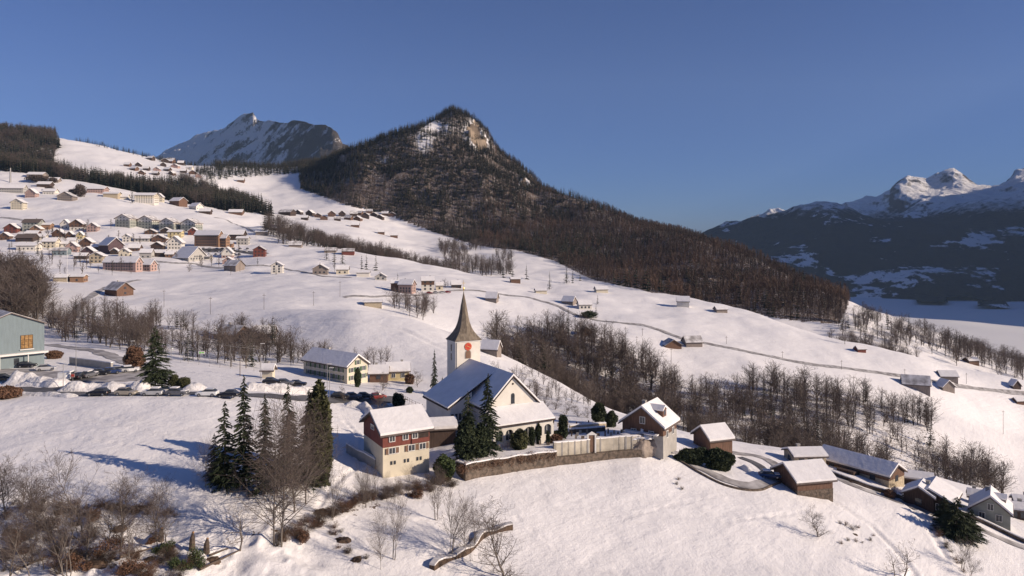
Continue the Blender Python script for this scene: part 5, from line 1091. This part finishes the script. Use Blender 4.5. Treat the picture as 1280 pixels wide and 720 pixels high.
# ------------------------------------------------------------------ poles, lamps
def pole(label, px, py, hpx, Y=None, arm=1, mat='pole_wood', name='utility_pole', cat='pole', rad=.11, group='utility poles on the slopes'):
    p = hit(px, py, 100) if Y is None else gz(px, Y); h = hpx/F*p.y; root = MB().tube((0,0,-1),(0,0,h),rad*max(1,p.y/420),rad*.7*max(1,p.y/420),6).build(name, mat, None, p); tag(root, label, cat, group)
    if arm: MB().box(-.8,.8,-.06,.06,h-.9,h-.75).build('crossarm', mat, root)
    return root
POLE_L = {(205,384):'leftmost thin pole on the open slope below the village',(263,393):'thin pole on the slope above the sports fence',(330,387):'thin pole on the slope above the snow-roofed farmhouse',(392,382):'thin pole near the rocks at the right of the open slope',(425,371):'thin pole beside the left end of the hillside road',(10,388):'tall pole before the reddish trees at the left edge',(659,421):'tall pole above the gully right of the steeple',(839,455):'thin pole on the snow below the pair of brown barns',(978,448):'thin pole just above the slope road left of the three grey barns',(1067,500):'tall pole rising from the wood left of the three grey barns',(1052,462):'thin pole on the slope road left of the three grey barns',(1131,473):'thin pole directly left of the largest grey barn',(908,430):'thin pole right of the pair of brown barns',(1254,543):'tall pole alone on the lower right snow slope',(855,505):'tall pole in the gully above the brown chalet',(300,340):'thin pole beside the grey village barn',(1208,480):'thin pole right of the three grey barns',(300,470):'thin pole behind the parked cars near the sports fence',(803,420):'left one of two thin poles below the hillside road bend',(796,432):'lower one of two thin poles below the hillside road bend'}
for px, py, h in ((205,384,22),(263,393,22),(330,387,20),(392,382,18),(425,371,20),(10,388,38),(659,421,26),(839,455,20),(978,448,9),(1067,500,30),(1052,462,12),(1131,473,12),(908,430,10),(1254,543,30),(855,505,30),(300,340,16),(1208,480,14),(300,470,26),(803,420,10),(796,432,12)):
    pole(POLE_L[(px, py)], px, py, h)
pole('tall pale mast between the village and the brown barn',84,354,43,arm=0,mat='white_trim',group=None,name='mast',rad=.12)
pole('pale broad mast on the upper meadow near the left edge',13,228,18,arm=0,mat='metal',group=None,name='mast',rad=.5)
def lamp(label, px, Y, h, flag=0):
    o = pole(label, px, 0, h*F/Y, Y, 0, 'metal', 'street_lamp', 'street lamp', .07, 'street lamps around the parking'); MB().box(-.1,.9,-.12,.12,h,h+.12).build('lamp_head', 'white_trim', o); return o
for px, Y, h, lb in ((95,170,8,'tall street lamp behind the snow heap of the lot'),(164,186,6,'street lamp beside the dark bush'),(409,158,8,'left street lamp before the long yellow house'),(412,160,7,'right street lamp before the long yellow house'),(326,170,9,'street lamp by the cream hut'),(79,152,5,'short street lamp at the pedestrian sign')): lamp(lb, px, Y, h)
o = tag(MB().tube((0,0,-.3),(0,0,2.4),.04,.04).build('sign_post', 'metal', None, gz(91,155)), 'small square pink road sign on a post in the parking lot', 'sign'); MB().box(-.45,.45,-.05,.0,1.7,2.5).build('sign_plate', 'pink_plaster', o)
MB().box(-.3,.3,-.07,-.052,1.85,2.35).build('sign_mark', 'red_paint', o)
#@@PART7
# ------------------------------------------------------------------ trees near the camera
def tree_thing(name, label, p, h, trunk_me, crown_me, rz=0, group=None, wide=1.0, cat='tree'):
    o = empty(name, label, cat, p, rz, group); 
    for nm, me in (('trunk', trunk_me), ('crown', crown_me)):
        c = link(nm, me, o); c.scale = (h*wide, h*wide, h)
    return o
def split(t, mats, nm):            # trunk part and crown part from one template
    v, f, m = t; return npmesh('trunk', v, f[m == 0], [mats[0]]), npmesh('crown', v, f[m == 1], [mats[1]])
near_c = [split(conifer(700+k, 34, 12, w_, .06, 4, tp, dr, .055, gp), ('bark', 'needles'), '') for k, (w_, tp, dr, gp) in enumerate(((.17,.8,.4,.12),(.20,.75,.45,.16),(.24,.85,.35,.08),(.26,.7,.25,.05)))]
def nconifer(label, px, py, topy, v, wide=1.0, Y=None, name='conifer', group=None, rz=None):
    p = hit(px, py) if Y is None else gz(px, Y); h = (py-topy)/F*p.y if Y is None else (HY+(ZC-p.z)/p.y*F-topy)/F*p.y
    return tree_thing(name, label, p-Vector((0,0,.2)), h, *near_c[v], rz=rz if rz is not None else random.uniform(0, 6), wide=wide, group=group)
CL = 'of the tall tree cluster on the field'
nconifer('leftmost dark conifer '+CL, 281, 610, 500, 1, 1.0)
nconifer('slim tall conifer, second from the left '+CL, 305, 612, 467, 0, .95)
nconifer('conifer with a bare lower trunk, middle one '+CL, 331, 618, 492, 0, 1.1)
nconifer('tall dark conifer behind the brown larches '+CL, 360, 604, 478, 1, .9)
nconifer('dense conifer second from the right '+CL, 386, 606, 485, 1, 1.0)
nconifer('narrow dark conifer low on the left flank '+CL, 268, 600, 540, 1, 1.2)
nconifer('big broad conifer standing alone between the parking lot and the row of cars', 194, 486, 407, 3, 1.15)
nconifer('tallest conifer directly in front of the church', 610, 572, 466, 2, .85)
nconifer('shorter conifer left of the tallest one in front of the church', 585, 577, 488, 1, 1.15)
nconifer('pointed spire-like conifer left of the church', 543, 494, 436, 1, .55)
nconifer('small young conifer at the foot of the spire-like one', 553, 494, 470, 2, .8)
nconifer('broad dark pine in front of the dark chalet at the lower right', 1196, 672, 620, 3, 2.0)
nconifer('second crown of the dark pine mass, right one at the lower right', 1213, 676, 634, 3, 1.9)
nconifer('low dark spruce left of the pine mass at the lower right', 1180, 655, 618, 3, 1.6)
# clipped and leafy evergreens
def leafy(name, label, p, w, d, h, mat='thuja', n=2600, leaf=.11, seed=1, group=None, cat='bush', lab_tr=True, shell=.7):
    leaf = max(leaf, 0.035*(w+h)); n = int(n*1.6) if w > 1.5 else n; v, f, m = clump(seed, n, w/2, d/2, h/2, leaf, .35); o = link(name, npmesh(name, v, f, [mat]), None, p-Vector((0,0,.1))); return tag(o, label, cat, group)
def leafy_px(name, label, px, py, wpx, hpx, Y=None, dep=1, **k):
    p = hit(px, py) if Y is None else gz(px, Y); s_ = p.y/F; return leafy(name, label, p, wpx*s_, wpx*s_*dep, hpx*s_, seed=int(px*7+py), **k)
leafy_px('cypress', 'broad dark evergreen mass, left half of the pair before the church', 583, 577, 26, 52, n=5200, mat='needles', leaf=.16)
leafy_px('cypress', 'broad dark evergreen mass, right half of the pair before the church', 600, 576, 24, 44, n=4600, mat='needles', leaf=.16)
leafy_px('cypress', 'dense olive cypress-like conifer at the right end of the tall tree cluster', 397, 608, 24, 122, n=9000, mat='thuja', leaf=.17)
leafy_px('cypress', 'dense dark cypress-like conifer hugging the olive one on its right', 405, 606, 14, 112, n=6000, mat='thuja', leaf=.16)
leafy_px('round_bush', 'round clipped evergreen in front of the church porch', 649, 562, 22, 25, mat='thuja')
leafy_px('cypress', 'slim pointed cypress right of the round clipped evergreen', 665, 557, 8, 24, mat='needles')
leafy_px('cypress', 'slim cypress at the right corner of the church porch', 673, 555, 6, 26, mat='needles')
leafy_px('cypress', 'small dark cypress left of the pair of columns in the churchyard', 685, 556, 5, 18, mat='needles')
leafy_px('cypress', 'dark twin-topped column evergreen in the churchyard', 704, 549, 11, 31, mat='needles', n=3200)
leafy_px('round_bush', 'big dark round evergreen at the upper end of the churchyard', 748, 529, 18, 26, mat='needles', n=3200)
leafy_px('round_bush', 'smaller dark evergreen right of the big round one in the churchyard', 764, 534, 15, 20, mat='needles')
leafy_px('round_bush', 'low dark shrub in the churchyard near the porch corner', 692, 552, 22, 9, mat='hedge_brown')
leafy_px('round_bush', 'low snowy shrub on the churchyard terrace right of the porch', 698, 545, 16, 7, mat='needles')
leafy_px('hedge', 'long dark clipped hedge in front of the small barn', 868, 580, 44, 20, dep=.35, mat='needles', n=6000, cat='hedge')
leafy_px('hedge', 'taller dark end of the clipped hedge below the small barn', 898, 587, 38, 25, dep=.5, mat='needles', n=6000, cat='hedge')
leafy_px('bush', 'left one of two dark clipped bushes beside the parking conifer', 218, 486, 12, 18, mat='thuja')
leafy_px('bush', 'right one of two dark clipped bushes beside the parking conifer', 231, 486, 14, 15, mat='thuja')
leafy_px('bush', 'dark leafy tree left of the big parking conifer', 168, 474, 22, 28, Y=178, mat='hedge_brown', n=3400, leaf=.18)
leafy_px('bush', 'dark pine-like bush beside the lit gable of the yellow house', 447, 484, 8, 24, mat='needles')
leafy_px('bush', 'dark bush at the corner of the small yellow house', 512, 480, 12, 13, mat='hedge_brown')
leafy_px('bush', 'green bush with brown twigs below the corner of the red-topped house', 556, 600, 26, 30, mat='ivy', n=3200)
leafy_px('bush', 'dark snowy shrub on the lane left of the church', 498, 508, 15, 17, mat='needles')
leafy_px('bush', 'small dark shrub beside the lane fence left of the church', 512, 491, 9, 8, mat='needles')
leafy_px('bush', 'reddish brown hedge at the right corner of the grey hall', 68, 447, 18, 10, Y=190, mat='hedge_brown', n=3000)
leafy_px('bush', 'rusty brown leafy patch near the left edge of the road', 8, 497, 34, 15, Y=139, mat='hedge_brown', n=3200)
leafy_px('bush', 'dark bush behind the brown barn on the hillside road', 736, 397, 20, 8, mat='needles', n=1200, leaf=.3)
leafy_px('bush', 'evergreen shrub at the path under the dark chalet', 1112, 622, 14, 10, mat='hedge_brown')
leafy_px('bush', 'dark shrub at the front door of the brown chalet', 822, 557, 24, 12, mat='needles')
# hedge of brown leaves hanging over the retaining wall
hv, hf, o_ = [], [], 0
for k, x_ in enumerate(np.arange(577, 692, 3.0)):
    p = foot(x_); z = zf(p); q = random.random(); v, f, m = clump(900+k, int(80+380*q), .8, .45, .5+.75*q, .10, .3, flatb=False); v = v+np.array([p.x, p.y-1.35, z+1.7-.9*q]); hv.append(v); hf.append(f+o_); o_ += len(v)
tag(link('hanging_hedge', npmesh('hanging_hedge', np.concatenate(hv), np.concatenate(hf), ['hedge_brown'])), 'brown leafy creeper hanging over the dark retaining wall below the church', 'creeper')
# bare trees
big_b = [bare_tree(800+k, *a[0], **a[1]) for k, a in enumerate((
 ((4, 3, .75), dict(trunk_r=.011, clear=.3, nseg=9, twig_r=.0009, n=4)), ((4, 3, .85), dict(trunk_r=.011, clear=.2, nseg=9, twig_r=.0009, n=4)), ((4, 2, .55), dict(trunk_r=.006, stems=4, nseg=8, twig_r=.0008)),
 ((4, 3, .85), dict(trunk_r=.013, clear=.12, nseg=8, twig_r=.0011, curve=.22)), ((4, 2, .9), dict(trunk_r=.018, clear=.3, nseg=8, twig_r=.0015, curve=.3)), ((3, 3, .8), dict(trunk_r=.008, clear=.22, stems=1, nseg=18, twig_r=.0007, upt=.1, curve=.08))))]
print('near bare tris', [len(b[1]) for b in big_b])
near_b = [split(b, ('pale_bark', 'twig'), '') for b in big_b]
def nbare(label, px, py, topy, v, wide=1.0, name='bare_tree', group=None):
    p = hit(px, py); return tree_thing(name, label, p-Vector((0,0,.15)), (py-topy)/F*p.y, *near_b[v], rz=random.uniform(0, 6), wide=wide, group=group)
nbare('tall thin larch-like bare tree, left one of the brown pair in the tall cluster', 342, 682, 486, 5, .8)
nbare('tall thin bare tree, right one of the brown pair in the tall cluster', 352, 684, 480, 5, .8)
nbare('brown bare tree between the conifers at the middle of the tall cluster', 368, 640, 500, 5, 1.1)
nbare('brown bare tree in front of the olive conifer at the cluster', 382, 630, 498, 5, 1.0)
nbare('thin pale bare tree before the leftmost conifer of the cluster', 285, 606, 548, 5, .7)
nbare('slim leafless sapling at the left foot of the cluster', 257, 610, 540, 5, .7)
nbare('crooked dark bare tree leaning over the stumps on the bank', 300, 688, 612, 4, 1.0)
nbare('tall bare tree with a fork, highest on the left bank', 104, 672, 545, 0, 1.0)
nbare('broad bare tree standing behind the brown bushes at the far left', 8, 650, 560, 1, 1.1)
nbare('bare tree with spreading twigs left of the forked one', 45, 660, 575, 1, 1.1)
nbare('single-trunk bare tree right of the middle of the left bank', 150, 690, 590, 0, 1.2)
nbare('pale many-stemmed bare tree at the bottom of the left bank', 85, 726, 600, 2, 1.2)
nbare('small bare tree with a pale trunk near the ivy stump', 163, 712, 625, 1, .9)
nbare('bare tree cut by the lower left corner', 12, 728, 615, 1, 1.0)
nbare('fine-twigged bare tree on the snow right of the bank bushes', 195, 655, 590, 2, 1.0)
nbare('low bare tree among the lower left bushes', 55, 712, 640, 0, 1.1)
nbare('bare tree at the bottom left of the bank, second from the corner', 38, 728, 630, 0, 1.0)
nbare('thin sapling clump, leftmost on the middle bank', 415, 650, 575, 2, .8)
nbare('thin sapling clump left of the crooked stone wall', 492, 700, 610, 2, .8)
nbare('pale slim sapling beside the middle clump', 476, 712, 625, 5, .6)
nbare('tall sapling clump growing on the left end of the crooked wall', 563, 695, 600, 2, .9)
nbare('second tall sapling beside the crooked wall', 580, 692, 622, 5, .8)
nbare('thin sapling right at the crooked wall', 592, 684, 618, 2, .7)
nbare('round-crowned small bare tree standing on the open snow at the bottom', 630, 722, 622, 3, 1.35)
nbare('many-stemmed bush of bare twigs below the hedge under the red-topped house', 545, 650, 588, 2, 1.0)
nbare('small bare tree casting a long shadow right of the open slope', 1022, 671, 628, 3, 1.3)
nbare('crooked bare shrub at the bottom right of the open slope', 1130, 722, 664, 4, 1.0)
nbare('second crooked bare stem leaning beside it at the bottom right', 1118, 722, 680, 4, .8)
nbare('bare bush below the pine mass at the lower right', 1203, 712, 668, 2, 1.3)
nbare('small bare tree at the foot of the pine mass, lower one', 1212, 722, 690, 2, 1.3)
nbare('pollarded bare tree by the stone wall near the long barn', 1118, 618, 598, 3, 1.5)
nbare('frosted rounded bare tree on the hill right of the steeple', 619, 420, 402, 3, 1.0)
nbare('small frosted bare tree beside the hillside group', 557, 360, 347, 3, 1.1)
nbare('lone round bare tree on the slope below the tent-shaped hall', 236, 340, 326, 3, 1.0)
nbare('bare tree in front of the lane left of the church', 474, 520, 478, 1, 1.0)
nbare('small bare tree before the small yellow house', 478, 488, 462, 3, 1.1)
nbare('bare garden tree right of the small yellow house', 522, 484, 458, 1, 1.2)
nbare('bare tree by the street lamps before the yellow house', 430, 502, 478, 3, .8)
for k, (px, py, h) in enumerate(((640,486,14),(655,492,16),(668,498,20),(682,505,18),(694,508,17),(708,514,14),(722,516,15),(735,518,13))): nbare('small bare shrub on the slope between the church gable and the round evergreen', px, py+4, py-h, 3, 1.6, group='bare shrubs right of the church gable')
# shrubs, brambles, logs and rocks on the broken bank
shr = [npmesh('bare_shrub', t[0]*np.array([1.1, 1.1, 1]), t[1], ['hedge_brown' if k % 2 else 'bark']) for k, t in enumerate([bare_tree(860+k, 3, 3, .9, stems=8, trunk_r=.010, clear=.05, nseg=5, twig_r=.003, curve=.3, n=3) for k in range(5)])]
def shrubs(label, group, pts, h0, h1, name='bare_shrub'):
    for k, (px, py) in enumerate(pts):
        p = hit(px, py); h = random.uniform(h0, h1); o = link(name, shr[random.randrange(5)], None, p-Vector((0,0,.1)), random.uniform(0, 6)); o.scale = (h*random.uniform(1.1, 1.8), h*random.uniform(1.1, 1.8), h); tag(o, label, 'bush', group)
def along(pts, n, jx, jy):
    out = []; xs = np.array([p[0] for p in pts], float); ys = np.array([p[1] for p in pts], float)
    for t in np.linspace(0, 1, n): x = xs[0]+(xs[-1]-xs[0])*t; out.append((x+random.uniform(-jx, jx), float(np.interp(x, xs, ys))+random.uniform(-jy, jy)))
    return out
shrubs('tangled brown bramble on the upper edge of the left bank', 'brambles on the upper bank edge', along([(0,640),(60,632),(120,640),(190,638),(215,650)], 26, 8, 9), .8, 1.7)
shrubs('tangled brown bramble low on the left bank', 'brambles low on the left bank', along([(0,705),(60,690),(120,700),(180,712),(250,700)], 36, 12, 16), .8, 1.9)
shrubs('brown leafy bramble in the hedge between the tall cluster and the red-topped house', 'brambles of the middle hedge', along([(345,680),(390,655),(430,636),(470,622),(520,612),(560,608)], 34, 6, 5), .9, 1.9)
shrubs('dark bramble hanging on the snow gully below the middle hedge', 'brambles of the snow gully', along([(395,660),(420,675),(440,690),(450,706)], 12, 8, 10), .5, 1.2)
shrubs('twiggy brown growth on the crooked stone wall', 'growth on the crooked wall', along([(545,706),(585,686),(620,664)], 10, 4, 3), .6, 1.5)
shrubs('low dark bush poking out of the snow below the brown barn', 'low bushes below the brown barn', [(1050,655),(1057,657),(1066,662),(1073,660),(1070,677),(1078,679),(1088,676),(1092,670),(1052,680),(1060,676),(848,600),(846,606),(852,612)], .5, 1.1)
shrubs('brown bramble along the road wall between the chalets', 'brambles along the right road', along([(1065,602),(1110,617),(1145,628)], 12, 4, 2), .6, 1.3)
shrubs('dark bramble in the ditch under the pine mass', 'brambles under the pine mass', along([(1165,655),(1185,685),(1205,712)], 14, 5, 6), .7, 1.6)
for k, (px, py, w, m, lb) in enumerate(((206,690,2.0,'ivy','ivy-covered tree stump on the left bank'),(190,678,1.2,'hedge_brown','brown leafy lump beside the ivy stump'),(245,704,2.4,'ivy','dark green ivy clump at the foot of the broken trunk'),(225,712,2.0,'ivy','low ivy mat between the two stumps'),(172,640,1.6,'hedge_brown','reddish brown bush on the upper bank'),(118,650,2.4,'hedge_brown','broad brown bush under the forked tree'),(60,662,2.6,'hedge_brown','broad brown bush at the left of the bank'),(135,690,3.0,'hedge_brown','wide brown bush in the middle of the bank'),(20,680,2.4,'hedge_brown','brown bush near the left border'),(95,712,2.6,'hedge_brown','brown bush at the bottom of the bank'),(165,716,2.4,'hedge_brown','brown bush at the bottom beside the small pale tree'),(380,676,2.0,'hedge_brown','brown bush at the foot of the brown pair of trees'),(520,622,2.0,'hedge_brown','brown leafy bush below the yard of the red-topped house'))):
    p = hit(px, py); t1 = clump(1000+k, 900, w*.5, w*.4, w*.32, .10, .2); t2 = clump(1100+k, 600, w*.3, w*.35, w*.4, .10, .2); t3 = clump(1200+k, 400, w*.35, w*.25, w*.22, .10, .2)
    t2 = (t2[0]+np.array([w*.35, .1, 0]), t2[1], t2[2]); t3 = (t3[0]+np.array([-w*.45, -.2*w, 0]), t3[1], t3[2]); t = join(t1, t2, t3); tag(link('bush', npmesh('bush', t[0], t[1], [m]), None, p-Vector((0,0,.15)), k), lb, 'bush')
for k, (px, py, w, rz_, lb) in enumerate(((95,655,1.3,10,'dark boulder under the forked tree'),(150,662,1.6,40,'brown boulder right of the forked tree'),(30,690,1.5,80,'dark boulder near the left border'),(120,706,1.8,20,'brown boulder in the middle of the bank'),(185,700,1.2,60,'small boulder beside the ivy stump'),(265,700,1.4,0,'boulder below the broken trunk'),(75,640,1.2,30,'boulder on the upper bank edge'),(10,665,1.3,30,'boulder in the far left brambles'),(445,700,1.3,70,'dark rock in the snow gully'),(428,676,1.6,30,'brown rock band in the snow gully'),(400,640,1.5,50,'brown rock under the middle hedge'),(1068,668,.9,0,'small dark rock below the brown barn'))):
    p = hit(px, py); rock('boulder', lb, p-Vector((0,0,.3)), w*.7, w*.5, w*.42, 50+k, 'earth', 14, rz=R(rz_))
for px, py, h, lb in ((240,688,2.2,'broken pale tree trunk standing on the bank'),(201,676,1.6,'cut tree stump with an orange top above the ivy'),(258,690,1.6,'dark broken stump right of the broken trunk')):
    p = hit(px, py); b = MB().tube((0,0,-.3),(0.05,0,h*.6),.42,.32,9).tube((0.05,0,h*.6),(.12,.05,h),.32,.12,9); o = tag(b.build('tree_stump', 'bark', None, p), lb, 'stump'); MB().tube((.12,.05,h*.98),(.13,.05,h*1.03),.16,.14,8).build('cut_face', 'cut_wood', o)
for k, (a, c) in enumerate((((250,716),(300,692)),((262,698),(285,690)),((150,700),(190,690)),((20,716),(60,700)))):
    p, q = hit(*a), hit(*c); b = MB().tube(p+Vector((0,0,.35)), q+Vector((0,0,.45)), .16, .08, 7); tag(b.build('fallen_trunk', 'bark'), ('long fallen trunk at the foot of the crooked tree','short fallen trunk by the dark stump','fallen trunk in the middle of the left bank','fallen trunk near the lower left corner')[k], 'log')
for k in range(13):
    t = random.random(); px = -10+215*t+random.gauss(0, 18); py = random.uniform(640, 724) if t < .6 else random.uniform(655, 715); v_ = random.choice((0, 1, 2, 5, 0))
    nbare('thin leafless sapling in the scrub of the lower left bank', px, py, py-random.uniform(45, 95), v_, random.uniform(.9, 1.3), group='saplings in the scrub of the lower left bank')
shrubs('tall tangled scrub in the lower left corner bank', 'tall scrub of the lower left bank', along([(-10,680),(60,700),(140,690),(215,716)], 20, 14, 24), 1.2, 2.2)
shrubs('tall tangled scrub along the middle hedge', 'tall scrub of the middle hedge', along([(350,676),(400,652),(450,632),(500,618),(565,604)], 22, 6, 5), 1.4, 2.4)
for k in range(10):
    px = random.uniform(395, 560); py = float(np.interp(px, [395, 470, 560], [655, 630, 612]))
    nbare('slender leafless sapling standing in the middle hedge', px, py, py-random.uniform(30, 60), random.choice((2, 5, 0)), .8, group='saplings of the middle hedge')
# garden shrubs of the village
g2 = [tmesh('garden_tree', far_bare(880+k, 30, .012), ['bark', 'twig']) for k in range(3)]
for k in range(70):
    px = random.gauss(110, 75) if k % 3 else random.uniform(0, 330); py = random.uniform(286, 345) if px < 230 else random.uniform(315, 345)
    if px < 0: px = random.uniform(0, 100)
    p = hit(px, py, 350); h = random.uniform(6, 12); o = link('garden_tree', g2[k % 3], None, p, random.uniform(0, 6)); o.scale = (h*1.5, h*1.5, h); tag(o, 'small bare garden tree between the village houses', 'tree', 'garden trees of the village')
for k in range(34):
    px = random.uniform(5, 235); py = random.uniform(290, 328); p = hit(px, py, 350); h = random.uniform(4, 8); tag(link('garden_conifer', mid_con[k % 5], None, p, 0, h), 'small dark garden conifer between the village houses', 'tree', 'garden conifers of the village')
for k, (px, py, w, hpx) in enumerate(((48,223,26,8),(66,225,10,7),(100,238,14,16),(92,240,12,8),(62,236,10,6))): leafy_px('bush', ('grey bare thicket above the meadow barns','bare bush at the brow','tall reddish bare bush at the pink-walled house','bare bush left of the reddish one','dark bush beside the white-roofed house')[k], px, py+hpx/2, w, hpx, mat='far_twig', n=900, leaf=.7)
